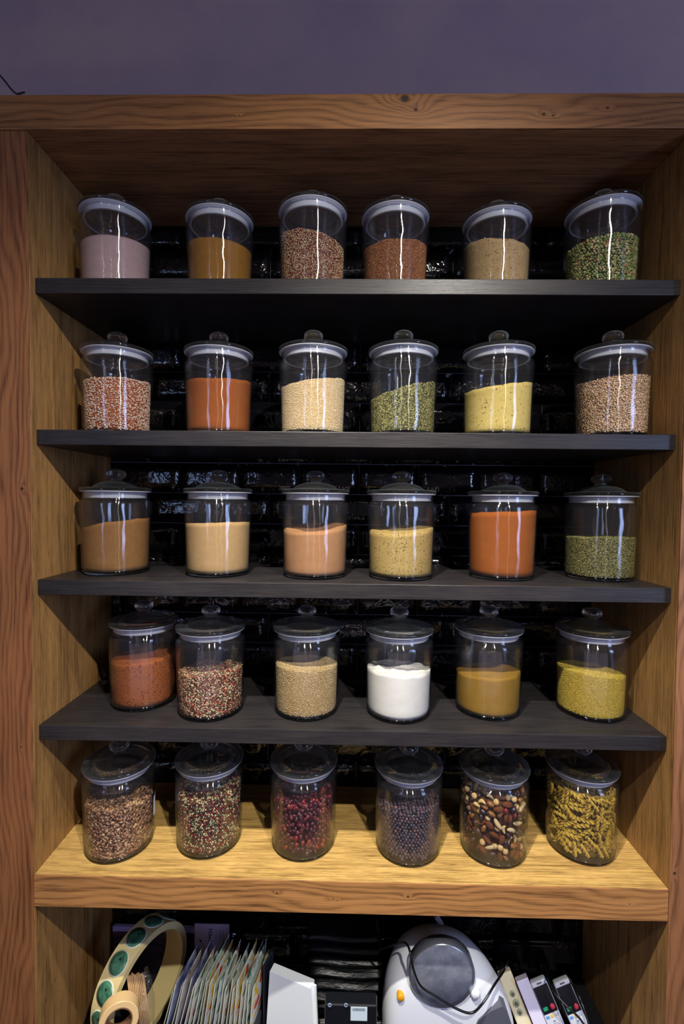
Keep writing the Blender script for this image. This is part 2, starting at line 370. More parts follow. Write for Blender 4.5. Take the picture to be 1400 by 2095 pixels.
# ---------------------------------------------------------------- jar meshes (millimetres in the profiles)
mm = lambda pr: [(r / 1000, z / 1000) for r, z in pr]
body_me = lathe('jar_body', mm([(71.2, 7.6), (72.4, 14), (74, 70), (75.6, 125), (76.6, 155), (76.4, 160), (74.6, 164.2), (71.6, 166.2), (70.4, 168.5), (70.4, 176), (71.2, 179), (71.0, 182), (69.6, 183.2), (67.9, 182.6), (67.6, 180), (67.6, 169), (69, 166.2), (72.2, 163), (73.4, 158), (73.2, 153), (72.4, 125), (70.8, 70), (69.4, 16), (68.6, 9.5), (68.9, 7.6)]), 72, closed=True)
base_me = lathe('jar_base', mm([(0, 2.4), (52, 2.2), (60, .3), (64, 0), (68.4, 1.2), (70.6, 4.2), (71.2, 7.3), (0, 7.4)]), 72)
lid_me = lathe('jar_lid', mm([(0, 205.8), (14, 205.2), (30, 201.6), (40, 197.4), (47, 192.8), (51.5, 188.6), (54, 184.2), (56, 172), (58, 170.6), (61.5, 171.4), (62.6, 174), (63, 184), (65, 186.1), (75, 186.1), (76.8, 187.4), (77.1, 190.2), (76.4, 192.6), (74, 194), (60, 194.6), (54.5, 193.9), (51.5, 195), (47.5, 198.2), (40, 203.4), (30, 207.2), (20, 209.4), (13, 210.4), (0, 210.4)]), 72)
knob_me = lathe('knob', mm([(0, 210.7), (12.6, 210.7), (12.2, 212.4), (13.2, 214.2), (17.2, 216.2), (20.4, 219.6), (21.4, 223.6), (20.6, 228), (17.8, 231.8), (13, 234.6), (7, 236), (0, 236.4)]), 40)
seal_me = lathe('seal_ring', mm([(63.6, 170), (65.6, 170), (66.2, 171.5), (65.4, 173), (66.4, 175), (65.4, 177), (66.4, 179.2), (65.6, 183.6), (75, 183.8), (75.6, 184.8), (75, 185.8), (65.3, 185.8), (63.7, 184.2)]), 72, closed=True)
for me, m in ((body_me, 'glass'), (base_me, 'baseg'), (lid_me, 'lid'), (knob_me, 'knobg'), (seal_me, 'seal')): me.materials.append(M[m])
def rin(z):   # clear inner radius of the jar at height z (mm)
    return float(np.interp(z, [7.6, 16, 70, 125, 153], [68.5, 69.4, 70.8, 72.4, 73.2])) - 0.7
ROWZ = {1: S1, 2: S2, 3: S3, 4: S4, 5: 0.0}
JP = {1: [(109.3, 138.5), (341.8, 154.6), (556.9, 127.4), (742.0, 144.3), (974.9, 160.5), (1194.0, 122.9)],
      2: [(113.8, 135.3), (346.8, 131.3), (561.3, 118.5), (760.9, 115.7), (970.9, 117.1), (1219.5, 113.6)],
      3: [(107.4, 140.6), (345.4, 133.8), (568.5, 125.8), (762.3, 121.6), (993.8, 139.5), (1218.5, 143.8)],
      4: [(165.7, 153.6), (335.7, 112.2), (552.1, 123.0), (760.9, 119.0), (968.6, 140.5), (1203.4, 139.9)],
      5: [(132.7, 99.8), (331.2, 119.2), (547.8, 118.7), (785.7, 110.8), (978.1, 112.4), (1180.8, 124.9)]}
JP[3][5] = (1218.5, 143.8)
WORD = {1: 'top black shelf', 2: 'second black shelf', 3: 'third black shelf', 4: 'lowest black shelf', 5: 'oak shelf'}
def jar(row, i, what):
    x, y = JP[row][i]; p = (x / 1000, y / 1000, ROWZ[row] + .0003)
    t = tag(empty('glass_jar', p), 'glass jar of %s on the %s' % (what, WORD[row]), 'jar', 'lidded storage jars on the shelves')
    link('jar_body', body_me, None, t); link('jar_base', base_me, None, t)
    ld = link('lid', lid_me, None, t); link('knob', knob_me, None, ld); s = link('seal_ring', seal_me, None, t); s['label'] = 'milky plastic seal ring'
    return t
# ---------------------------------------------------------------- contents
def hfun(h0, sx, sy, lump, seed, lscale=26.0, ext=None):
    def f(x, y):
        h = h0 + sx * x + sy * y + lump * (noise.noise(Vector((x / lscale + seed, y / lscale, seed))) * 2.0 + 0.6 * noise.noise(Vector((x / lscale * 3 + seed, y / lscale * 3, seed))))
        if ext: h += ext(x, y)
        return min(h, 166.0)
    return f
def core_mesh(h, shrink=0.0, down=0.0, seg=96, rr=18, rough=0.0):
    """the heap as one closed body, mm in, metres out; its wall follows the jar"""
    vs, fs = [], []; zs = 12
    ang = [2 * math.pi * k / seg for k in range(seg)]
    top = []
    for a in ang:
        r = 70.0 - shrink; top.append(max(12, h(r * math.cos(a), r * math.sin(a)) - down))
    for q in range(zs + 1):
        for k, a in enumerate(ang):
            z = 8.4 + (top[k] - 8.4) * q / zs; r = rin(z) - shrink
            if q == 0: r -= 1.2
            vs.append((r * math.cos(a), r * math.sin(a), z))
    for q in range(zs):
        for k in range(seg): j = (k + 1) % seg; fs.append((q * seg + k, q * seg + j, (q + 1) * seg + j, (q + 1) * seg + k))
    prev = zs * seg
    for t in range(1, rr):
        f = 1 - t / rr; b0 = len(vs)
        for k, a in enumerate(ang):
            r = (rin(top[k]) - shrink) * f; x, y = r * math.cos(a), r * math.sin(a); e = min(1.0, t / 2.0)
            z = (h(x, y) - down)
            vs.append((x, y, z + rough * random.uniform(-1, 1)))
        for k in range(seg): j = (k + 1) % seg; fs.append((prev + k, prev + j, b0 + j, b0 + k))
        prev = b0
    c = len(vs); vs.append((0, 0, h(0, 0) - down)); fs += [(prev + k, prev + (k + 1) % seg, c) for k in range(seg)]
    fs.append(tuple(range(seg))[::-1])
    return [(x / 1000, y / 1000, z / 1000) for x, y, z in vs], fs
def ico(sub):
    bm = bmesh.new(); bmesh.ops.create_icosphere(bm, subdivisions=sub, radius=1.0)
    v = np.array([tuple(x.co) for x in bm.verts]); f = np.array([[x.index for x in q.verts] for q in bm.faces]); bm.free(); return v, f
OCT = (np.array([(1, 0, 0), (-1, 0, 0), (0, 1, 0), (0, -1, 0), (0, 0, 1), (0, 0, -1)], float), np.array([(0, 2, 4), (2, 1, 4), (1, 3, 4), (3, 0, 4), (2, 0, 5), (1, 2, 5), (3, 1, 5), (0, 3, 5)]))
CUBE = (np.array([(x, y, z) for x in (-1, 1) for y in (-1, 1) for z in (-1, 1)], float) * .8, np.array([(0, 1, 3), (0, 3, 2), (4, 6, 7), (4, 7, 5), (0, 4, 5), (0, 5, 1), (2, 3, 7), (2, 7, 6), (0, 2, 6), (0, 6, 4), (1, 5, 7), (1, 7, 3)]))
_t = np.linspace(0, 2 * np.pi, 7)[:-1]
FLAKE = (np.array([(0, 0, .25)] + [(np.cos(a), np.sin(a), .35 * np.sin(2 * a)) for a in _t] + [(0, 0, -.25)]), np.array([(0, 1 + k, 1 + (k + 1) % 6) for k in range(6)] + [(7, 1 + (k + 1) % 6, 1 + k) for k in range(6)]))
I1, I2 = ico(1), ico(2)
def rots(n):
    q = RS.normal(size=(n, 4)); q /= np.linalg.norm(q, axis=1)[:, None]; a, b, c, d = q.T
    return np.stack([1 - 2 * (c * c + d * d), 2 * (b * c - a * d), 2 * (b * d + a * c), 2 * (b * c + a * d), 1 - 2 * (b * b + d * d), 2 * (c * d - a * b), 2 * (b * d - a * c), 2 * (c * d + a * b), 1 - 2 * (b * b + c * c)], -1).reshape(n, 3, 3)
def grains(name, h, step, shape, size, pal, flat=0.0, jit=.35, side=(-215, 35), smooth=False, mat='grain', layers=1, wob=0.0, push=None, dj=.8):
    """shape laid in a jittered lattice on the heap's wall and on its top; size = (a, b, c) half axes mm; pal = [(weight, srgb, spread)]"""
    pts, nrm = [], []
    sm = min(size)
    pr = push if push is not None else max(size) * (1 - flat) * .75 + sm * .6
    for ly in range(layers):
        z = 8.6 + sm + ly * .4
        row = 0
        while z < 165:
            R = rin(z) - pr - ly * step * .8; da = step / R; a = math.radians(side[0]) + (row % 2) * da / 2
            while a < math.radians(side[1]):
                aa = a + random.uniform(-jit, jit) * da; zz = z + random.uniform(-jit, jit) * step; Rr = R - random.random() * sm * dj
                x, y = Rr * math.cos(aa), Rr * math.sin(aa)
                if zz < h(x, y) and zz > 8.6 + sm: pts.append((x, y, zz)); nrm.append((math.cos(aa), math.sin(aa), 0))
                a += da
            z += step * .88; row += 1
    R = 73 - pr; x = -R
    while x < R:
        y = -R
        while y < R:
            px, py = x + random.uniform(-jit, jit) * step, y + random.uniform(-jit, jit) * step
            z = h(px, py)
            if math.hypot(px, py) < rin(z) - pr: pts.append((px, py, z + random.uniform(-.5, .5) * sm)); nrm.append((0, 0, 1))
            y += step
        x += step
    n = len(pts); P = np.array(pts); Nn = np.array(nrm); Rm = rots(n)
    if flat > 0:
        t = RS.normal(size=(n, 3)); t -= (t * Nn).sum(1)[:, None] * Nn; t /= np.linalg.norm(t, axis=1)[:, None]; b = np.cross(Nn, t)
        F = np.stack([t, b, Nn], -1); use = RS.rand(n) < flat
        tilt = F + .35 * (RS.rand(n, 3, 3) - .5); Rm[use] = tilt[use]
    V, F = shape; sz = np.array(size) * (1 + (RS.rand(n, 1) - .5) * .45)
    vv = V[None] * sz[:, None, :]
    if wob: vv = vv * (1 + wob * (RS.rand(n, V.shape[0], 1) - .5))
    vv = np.einsum('nij,nkj->nki', Rm, vv) + P[:, None, :]
    rr = np.hypot(vv[..., 0], vv[..., 1]); lim = np.interp(vv[..., 2], [7.6, 16, 70, 125, 153], [68.5, 69.4, 70.8, 72.4, 73.2]) - .35
    sc = np.where(rr > lim, lim / np.maximum(rr, 1e-6), 1.0); vv[..., 0] *= sc; vv[..., 1] *= sc
    vv[..., 2] = np.maximum(vv[..., 2], 8.0)
    k, fk = V.shape[0], F.shape[0]
    ff = (F[None] + (np.arange(n) * k)[:, None, None]).reshape(-1)
    me = bpy.data.meshes.new(name); me.vertices.add(n * k); me.vertices.foreach_set('co', (vv / 1000).reshape(-1).astype(np.float32))
    me.loops.add(n * fk * 3); me.loops.foreach_set('vertex_index', ff.astype(np.int32)); me.polygons.add(n * fk)
    me.polygons.foreach_set('loop_start', (np.arange(n * fk) * 3).astype(np.int32)); me.polygons.foreach_set('loop_total', np.full(n * fk, 3, np.int32))
    me.update(calc_edges=True); me.validate()
    if smooth: me.polygons.foreach_set('use_smooth', [True] * (n * fk))
    wts = np.array([p[0] for p in pal], float); ch = RS.choice(len(pal), n, p=wts / wts.sum())
    base = np.array([S(*p[1])[:3] for p in pal])[ch]; sp = np.array([p[2] for p in pal])[ch]
    c = np.clip(.80 * base * (1 + (RS.rand(n, 1) - .5) * 2 * sp[:, None]), 0, 1); c = np.concatenate([c, np.ones((n, 1))], 1)
    at_ = me.attributes.new('Col', 'FLOAT_COLOR', 'POINT'); at_.data.foreach_set('color', np.repeat(c, k, 0).reshape(-1).astype(np.float32))
    me.materials.append(M[mat]); return me
def place(row, i, name, me, label, cat, mat=None):
    x, y = JP[row][i]; o = link(name, me, mat, None, loc=(x / 1000, y / 1000, ROWZ[row] + .0003))
    return tag(o, label, cat, 'dry goods filling the jars', 'stuff')
def fill_powder(row, i, name, label, what, h, mat):
    jar(row, i, what)
    v, f = core_mesh(h); place(row, i, name, mesh(name, v, f, True), label, 'powder', mat)
def fill_grains(row, i, name, label, what, h, corec, step, shape, size, pal, cat='grain', down=None, shrink=None, **kw):
    """one object: the heap's core with its grains joined on"""
    jar(row, i, what)
    g = grains(name, h, step, shape, size, pal, **kw)
    sh = shrink if shrink is not None else step * .95 + min(size) * .5
    v, f = core_mesh(h, shrink=sh, down=down if down is not None else step * .7, seg=64, rr=10)
    c = mesh('core', v, f, True); cc = S(*corec)  # core coloured darker than its grains, as shade in the gaps
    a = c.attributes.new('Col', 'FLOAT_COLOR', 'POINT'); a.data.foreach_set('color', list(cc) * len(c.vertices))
    bm = bmesh.new(); bm.from_mesh(g); bm.from_mesh(c); bm.to_mesh(g); bm.free(); bpy.data.meshes.remove(c)
    place(row, i, name, g, label, cat)
J = lambda *a, **k: hfun(*a, **k)

# top shelf
fill_powder(1, 0, 'pink_salt', 'fine pale pink salt in the leftmost jar of the top shelf', 'fine pale pink salt', J(118, .05, .1, .8, 1), powder('pink_salt', S(196, 158, 158), S(222, 190, 186), S(184, 128, 134), .05, 500))
fill_powder(1, 1, 'spice_powder', 'ochre brown curry powder in the second jar of the top shelf', 'ochre brown curry powder', J(121, -.05, .08, .8, 2), powder('ochre_powder', S(134, 88, 18), S(168, 116, 34), S(120, 72, 12), .04, 500))
fill_grains(1, 2, 'quinoa_grain', 'red and white mixed quinoa in the tallest-looking jar of the top shelf', 'red and white quinoa', J(117, -.17, 0, 1.2, 3), (70, 26, 14), 2.3, OCT, (1.35, 1.35, 1.0),
            [(5, (214, 178, 128), .2), (4, (146, 54, 34), .3), (2, (235, 212, 170), .1), (1, (96, 36, 26), .2)])
fill_grains(1, 3, 'brown_granule', 'coarse orange brown granules in the fourth jar of the top shelf', 'coarse orange brown granules', J(117, .05, .12, 1.2, 4), (96, 52, 22), 2.0, OCT, (1.2, 1.1, .9),
            [(5, (176, 108, 58), .2), (3, (206, 144, 88), .2), (2, (132, 70, 34), .25)])
fill_powder(1, 4, 'beige_powder', 'coarse beige meal with brown specks in the fifth jar of the top shelf', 'beige meal with brown specks', J(125, -.12, .12, 1.6, 5), powder('beige_meal', S(172, 138, 92), S(206, 176, 124), S(116, 76, 42), .13, 330))
fill_grains(1, 5, 'split_pea', 'green and tan split peas in the rightmost jar of the top shelf', 'green and tan split peas', J(116, .07, .1, 1.4, 6), (44, 46, 18), 5.6, I1, (3.3, 3.2, 2.3),
            [(6, (126, 142, 68), .2), (4, (156, 162, 88), .18), (2, (206, 180, 124), .12), (1, (176, 116, 70), .2), (1, (206, 190, 140), .1)], cat='peas', smooth=True, layers=1, jit=.25, dj=.3)
# second shelf
fill_grains(2, 0, 'pink_crystal', 'coarse pink and rust salt crystals in the leftmost jar of the second black shelf', 'coarse pink and rust crystals', J(120, .03, .02, 1.5, 7), (166, 84, 40), 4.4, I1, (2.2, 1.9, 1.8),
            [(7, (240, 200, 172), .1), (2, (204, 120, 70), .2), (2, (250, 226, 206), .05)], wob=.3)
fill_powder(2, 1, 'paprika_powder', 'bright rust orange paprika powder in the second jar of the second black shelf', 'rust orange paprika powder', J(124, .02, .1, 1.0, 8), powder('rust_powder', S(150, 76, 22), S(176, 96, 32), S(140, 56, 22), .06, 600))
fill_grains(2, 2, 'couscous', 'pale cream couscous in the third jar of the second black shelf', 'pale cream couscous', J(115, .14, .04, 1.2, 9), (190, 156, 108), 1.9, OCT, (1.15, 1.05, .95),
            [(6, (238, 216, 176), .1), (3, (222, 190, 138), .12), (1, (246, 234, 206), .05)])
fill_grains(2, 3, 'dried_herb', 'dried green and straw herb heaped up to the right in the fourth jar of the second black shelf', 'dried green herb sloping up to the right', J(101, .26, .05, 1.6, 10), (70, 66, 28), 2.3, FLAKE, (2.2, 1.0, .6),
            [(5, (150, 146, 84), .2), (4, (192, 180, 116), .2), (3, (104, 106, 52), .25), (1, (66, 70, 36), .2)], cat='herbs', flat=.6)
fill_powder(2, 4, 'yellow_meal', 'pale yellow meal with dark specks in the fifth jar of the second black shelf', 'pale yellow meal with dark specks', J(111, .13, .08, 1.2, 11), powder('yellow_meal', S(224, 190, 96), S(244, 220, 136), S(110, 72, 34), .085, 260))
fill_grains(2, 5, 'pink_flake', 'pinkish tan flakes heaped at the back of the rightmost jar of the second black shelf', 'pinkish tan flakes', J(124, .06, .02, 1.6, 12, ext=lambda x, y: 18 * math.exp(-((x - 14) ** 2 + (y - 12) ** 2) / 1900.)), (196, 148, 104), 3.0, FLAKE, (3.0, 1.6, .8),
            [(6, (246, 206, 168), .08), (3, (232, 184, 138), .1), (1, (252, 226, 196), .04)], flat=.75)
# third shelf
fill_powder(3, 0, 'cumin_powder', 'warm brown ground spice heaped to the right in the leftmost jar of the third black shelf', 'warm brown ground spice', J(112, .18, -.03, 1.2, 13), powder('brown_powder', S(140, 94, 48), S(172, 122, 66), None, 0, 500, 700))
fill_powder(3, 1, 'beige_powder', 'fine beige powder in the second jar of the third black shelf', 'fine beige powder', J(115, .04, -.06, 1.4, 14), powder('beige_powder', S(186, 146, 96), S(212, 174, 122)))
fill_powder(3, 2, 'salmon_powder', 'salmon tan powder with a hollowed top in the third jar of the third black shelf', 'salmon tan powder', J(109, .07, .1, 1.0, 15, ext=lambda x, y: -9 * math.exp(-(x * x + y * y) / 1500.)), powder('salmon_powder', S(172, 120, 80), S(200, 146, 102)))
fill_powder(3, 3, 'khaki_powder', 'khaki powder with dark specks in the fourth jar of the third black shelf', 'khaki powder with dark specks', J(106, .08, .06, 1.2, 16), powder('khaki_powder', S(176, 144, 78), S(204, 174, 108), S(80, 64, 32), .11, 320))
fill_powder(3, 4, 'orange_powder', 'vivid orange powder almost filling the fifth jar of the third black shelf', 'vivid orange powder filled almost to the rim', J(148, .05, -.03, 1.2, 17), powder('orange_powder', S(156, 80, 18), S(180, 98, 28), S(120, 50, 20), .02, 500))
fill_grains(3, 5, 'dried_herb', 'dried olive green herb half filling the rightmost jar of the third black shelf', 'dried olive green herb', J(92, .01, -.03, 1.2, 18), (60, 58, 26), 2.0, FLAKE, (1.8, 1.0, .6),
            [(5, (156, 148, 86), .2), (4, (120, 120, 62), .2), (2, (190, 178, 120), .15), (1, (62, 70, 34), .2)], cat='herbs', flat=.6)
# lowest black shelf
fill_powder(4, 0, 'chilli_powder', 'orange red chilli powder with dark flecks in the leftmost jar of the lowest black shelf', 'orange red chilli powder with dark flecks', J(108, .1, 0, 1.2, 19), powder('chilli_powder', S(152, 78, 32), S(178, 98, 44), S(70, 26, 12), .125, 300))
fill_grains(4, 1, 'grain_flake', 'cream, red and green mixed grain flakes in the second jar of the lowest black shelf', 'mixed cream, red and green grain flakes', J(92, .05, -.06, 1.8, 20), (100, 50, 34), 3.8, FLAKE, (3.3, 1.9, .8),
            [(6, (218, 190, 152), .15), (3, (152, 62, 44), .25), (2, (206, 126, 92), .2), (1.5, (112, 110, 70), .2)], flat=.7)
fill_grains(4, 2, 'bulgur_grain', 'beige cracked grain in the third jar of the lowest black shelf', 'beige cracked grain', J(104, -.01, -.06, 1.2, 21), (150, 118, 70), 2.2, OCT, (1.7, .95, .9),
            [(6, (212, 184, 134), .12), (3, (194, 160, 106), .14), (1, (230, 208, 166), .08)])
fill_powder(4, 3, 'white_flour', 'white flour with a rough top in the fourth jar of the lowest black shelf', 'white flour', J(99, -.01, -.1, 2.6, 22, lscale=18), powder('white_flour', S(232, 226, 220), S(242, 238, 234), None, 0, 500, 300, .5, .0002, .82))
fill_powder(4, 4, 'mustard_powder', 'dark mustard yellow powder in the fifth jar of the lowest black shelf', 'dark mustard yellow powder', J(88, .05, -.1, 1.0, 23), powder('mustard_powder', S(152, 110, 26), S(180, 136, 42)))
fill_grains(4, 5, 'yellow_couscous', 'bright yellow couscous in the rightmost jar of the lowest black shelf', 'bright yellow couscous', J(94, -.09, -.07, 1.0, 24), (166, 136, 36), 1.9, OCT, (1.15, 1.05, .95),
            [(6, (214, 186, 70), .12), (3, (192, 160, 50), .14), (1, (232, 210, 110), .06)])
# thick oak shelf
t51 = None
fill_grains(5, 0, 'oat_flake', 'toasted brown oat flakes in the leftmost jar of the thick oak shelf', 'toasted brown oat flakes', J(103, .05, -.2, 3.0, 25), (74, 44, 26), 5.2, FLAKE, (4.9, 3.5, 1.0),
            [(5, (196, 150, 118), .14), (3, (170, 122, 90), .16), (1.5, (224, 184, 140), .1), (.7, (120, 78, 54), .2)], cat='flakes', flat=.62, layers=2, wob=.5)
fill_grains(5, 1, 'peppercorn', 'red, cream and black peppercorns in the second jar of the thick oak shelf', 'mixed red, cream and black peppercorns', J(125, .09, .06, 1.6, 26), (40, 14, 12), 4.7, I1, (2.35, 2.35, 2.35),
            [(3.4, (136, 46, 40), .25), (4, (200, 178, 136), .15), (2.2, (110, 112, 80), .2), (3, (64, 32, 28), .3)], cat='peppercorns', smooth=True, layers=1, jit=.22, dj=.25)
fill_grains(5, 2, 'dried_cranberry', 'dark red dried cranberries in the third jar of the thick oak shelf', 'dark red dried cranberries', J(112, .03, -.1, 3.0, 27), (44, 10, 14), 10.5, I2, (6.4, 4.9, 4.2),
            [(5, (92, 22, 34), .25), (4, (66, 18, 34), .3), (1.0, (140, 40, 32), .2)], cat='berries', smooth=True, mat='berry', wob=.45, layers=1)
fill_grains(5, 3, 'juniper_berry', 'round blue black juniper berries in the fourth jar of the thick oak shelf', 'blue black juniper berries', J(106, .1, -.14, 1.6, 28), (24, 16, 20), 7.4, I2, (3.8, 3.8, 3.7),
            [(6, (70, 56, 68), .15), (3, (84, 58, 66), .15), (4, (58, 52, 68), .2), (.4, (112, 76, 74), .1)], cat='berries', smooth=True, mat='berry', layers=1, jit=.14, dj=.2)

# pasta spirals and nuts: each piece an object, laid against the glass without touching its neighbours
def capdist(p, d, l, q, e, m):
    # closest distance of two segments with centres p, q, unit directions d, e and half lengths l, m
    ww = p - q; b = d @ e; s_ = d @ ww; t_ = e @ ww; D = 1 - b * b
    s = 0.0 if D < 1e-6 else np.clip((b * t_ - s_) / D, -l, l)
    t = np.clip(b * s + t_, -m, m); s = np.clip(b * t - s_, -l, l)
    return np.linalg.norm(ww + d * s - e * t)
def pack(h, kinds, tries, a0=-205, a1=25, depth=16.0, seed=1, z0=9.0, maxn=300, slack=.93, topn=.22, quota=None):
    """dart throwing of capsules; kinds = list of (name, half length, radius, weight)"""
    rg = np.random.RandomState(seed); out = []; wt = np.array([k[3] for k in kinds], float); wt /= wt.sum()
    for _ in range(tries):
        if len(out) >= maxn: break
        if quota:
            while quota and (quota[0][1] <= 0 or quota[0][2] <= 0): quota.pop(0)
            if not quota: break
            quota[0][2] -= 1; kd = [q for q in kinds if q[0] == quota[0][0]][0]
        else: kd = kinds[rg.choice(len(kinds), p=wt)]
        L, r = kd[1], kd[2]
        top = rg.rand() < topn
        if top:
            rad = math.sqrt(rg.rand()) * (60 - r); a = rg.rand() * 2 * math.pi; x, y = rad * math.cos(a), rad * math.sin(a); z = h(x, y) - rg.rand() * 3
            d = np.array([rg.normal(), rg.normal(), rg.normal() * .3])
        else:
            a = math.radians(rg.uniform(a0, a1)); z = rg.uniform(z0 + r, h(60 * math.cos(a), 60 * math.sin(a)))
            R = rin(min(z, 150)) - r - .6 - (rg.rand() ** 2) * depth; x, y = R * math.cos(a), R * math.sin(a)
            nn = np.array([math.cos(a), math.sin(a), 0]); d = rg.normal(size=3); d -= nn * (d @ nn) * .92
        d /= np.linalg.norm(d); c = np.array([x, y, z])
        e1, e2 = c + d * L, c - d * L
        if any(math.hypot(e[0], e[1]) > rin(min(max(e[2], 9), 150)) - r - .3 or e[2] < z0 + r or e[2] > h(e[0] * .9, e[1] * .9) + 5 for e in (e1, e2)): continue
        if any(abs(c[2] - o[1][2]) < L + o[3] + r + o[4] and capdist(c, d, L, o[1], o[2], o[3]) < (r + o[4]) * slack for o in out): continue
        out.append((kd[0], c, d, L, r))
        if quota: quota[0][1] -= 1
    return out
def orient(c, d, base, spin):
    z = Vector(d); q = z.to_track_quat('X', 'Z'); mw = q.to_matrix().to_4x4() @ Matrix.Rotation(spin, 4, 'X')
    mw.translation = Vector(base) + Vector(c) / 1000; return mw
# spiral pasta
jar(5, 5, 'spiral pasta')
def fusilli():
    vs, fs = [], []; n = 22; L = 15.5; m = 9
    prof = [(4.6, 0), (4.3, .32), (1.5, .62), (4.3, 2.4 - .32 + .0), (4.6, 2.094), (4.3, 2.094 + .32), (1.5, 2.094 + .62), (4.3, 4.189 - .3), (4.6, 4.189)]
    prof = []
    for b in range(3): prof += [(4.7, b * 2.094 - .16), (4.7, b * 2.094 + .16), (1.5, b * 2.094 + .72), (1.5, b * 2.094 + 1.37)]
    m = len(prof)
    for i in range(n + 1):
        x = -L + 2 * L * i / n; tw = i / n * 2 * math.pi * 1.15; tp_ = 1.0 - .12 * abs(2 * i / n - 1) ** 6
        for r, a in prof: vs.append((x / 1000, r * tp_ * math.cos(a + tw) / 1000, r * tp_ * math.sin(a + tw) / 1000))
    for i in range(n):
        for k in range(m): j = (k + 1) % m; fs.append((i * m + k, i * m + j, (i + 1) * m + j, (i + 1) * m + k))
    fs.append(tuple(range(m))[::-1]); fs.append(tuple(range(n * m, n * m + m)))
    return mesh('fusilli', vs, fs, False)
fm = fusilli(); fm.materials.append(powder('dry_pasta', S(196, 158, 58), S(220, 184, 80), None, 0, 300, 90, .3, .0002))
jp = (JP[5][5][0] / 1000, JP[5][5][1] / 1000, .0003)
hp = J(136, -.08, -.1, 2, 31)
v, f = core_mesh(hp, shrink=16, down=10, seg=48, rr=8, rough=2)
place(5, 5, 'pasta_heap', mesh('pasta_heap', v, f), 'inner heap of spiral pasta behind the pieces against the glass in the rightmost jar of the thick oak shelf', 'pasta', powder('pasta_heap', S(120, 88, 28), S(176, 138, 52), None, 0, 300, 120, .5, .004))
for i, (kn, c, d, L, r) in enumerate(pack(hp, [('fusilli', 12.3, 3.7, 1)], 26000, depth=10, seed=5, maxn=230, slack=.9)):
    o = link('pasta_spiral', fm, None, None, mw=orient(c, d, jp, random.uniform(0, 6)))
    tag(o, 'dry yellow pasta spiral in the rightmost jar of the thick oak shelf', 'pasta', 'pasta spirals in the rightmost jar')
# nuts and dried fruit
jar(5, 4, 'mixed nuts and dried fruit')
def blob(name, sx, sy, sz, mat, bend=0.0, pinch=0.0, wob=0.0, sub=2, seed=0):
    V, F = ico(sub); rg = random.Random(seed); vs = []
    for x, y, z in V:
        wv = 1 + wob * noise.noise(Vector((x * 2.3 + seed, y * 2.3, z * 2.3)))
        yy = y * sy * (1 - pinch * max(0, x)) * wv; zz = z * sz * (1 - pinch * max(0, x)) * wv; xx = x * sx * wv
        vs.append((xx / 1000, (yy + bend * (x * x - .4)) / 1000, zz / 1000))
    me = mesh(name, vs, [tuple(int(q) for q in t) for t in F], True); me.materials.append(mat); return me
alm = powder('almond_skin', S(98, 50, 28), S(136, 76, 44), S(72, 34, 20), .05, 300, 260, .3, .0005)
NUT = {'almond': (blob('almond', 11.5, 7.0, 4.4, alm, pinch=.35), 5.2, 5.2, 3.2, 'brown skinned almond', 'nut'),
       'hazelnut': (blob('hazelnut', 6.8, 6.4, 6.4, powder('hazel', S(206, 164, 102), S(232, 200, 146), None, 0, 300, 200, .5, .0003), pinch=.1), .8, 6.3, 3.0, 'pale blanched hazelnut', 'nut'),
       'cashew': (blob('cashew', 9.5, 4.0, 3.9, powder('cashew', S(222, 184, 110), S(240, 210, 146), None, 0, 300, 160, .5, .0002), bend=5.5), 5.0, 5.2, 1.3, 'cream curved cashew', 'nut'),
       'raisin': (blob('raisin', 7.6, 5.4, 4.6, plain('raisin_skin', S(44, 24, 32), .35, .5), wob=.55, seed=3), 2.4, 5.0, 3.6, 'dark wrinkled raisin', 'dried fruit'),
       'sultana': (blob('sultana', 8.0, 5.6, 4.6, plain('sultana_skin', S(124, 78, 34), .35, .5), wob=.5, seed=5), 2.6, 5.0, 1.6, 'golden brown sultana', 'dried fruit'),
       'cranberry': (blob('cranberry', 6.0, 5.2, 4.4, plain('cranberry_skin', S(118, 28, 26), .35, .5), wob=.4, seed=9), 1.0, 4.8, 1.8, 'deep red dried cranberry', 'dried fruit'),
       'brazil_nut': (blob('brazil_nut', 14, 5.0, 4.2, powder('brazil', S(216, 186, 132), S(236, 212, 168), S(120, 76, 40), .1, 120, 120, .5, .0003), pinch=.2, bend=2), 9.0, 4.8, 1.0, 'long cream brazil nut', 'nut')}
hn = J(138, .04, -.12, 3, 33)
jn = (JP[5][4][0] / 1000, JP[5][4][1] / 1000, .0003)
v, f = core_mesh(hn, shrink=15, down=9, seg=48, rr=8, rough=2)
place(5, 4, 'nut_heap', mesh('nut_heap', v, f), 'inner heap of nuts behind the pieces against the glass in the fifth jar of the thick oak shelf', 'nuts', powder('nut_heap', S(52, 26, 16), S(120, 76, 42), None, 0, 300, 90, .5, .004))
for kn, c, d, L, r in pack(hn, [(k, q[1], q[2], q[3]) for k, q in NUT.items()], 60000, depth=8, seed=9, maxn=260, slack=.88, quota=[['brazil_nut', 8, 2500], ['cashew', 14, 4000], ['almond', 32, 5000], ['sultana', 22, 4000], ['raisin', 52, 8000], ['hazelnut', 42, 9000], ['cranberry', 14, 6000]]):
    q = NUT[kn]; o = link(kn, q[0], None, None, mw=orient(c, d, jn, random.uniform(0, 6)))
    tag(o, q[4] + ' in the fifth jar of the thick oak shelf', q[5], kn.replace('_', ' ') + ' pieces in the nut jar')
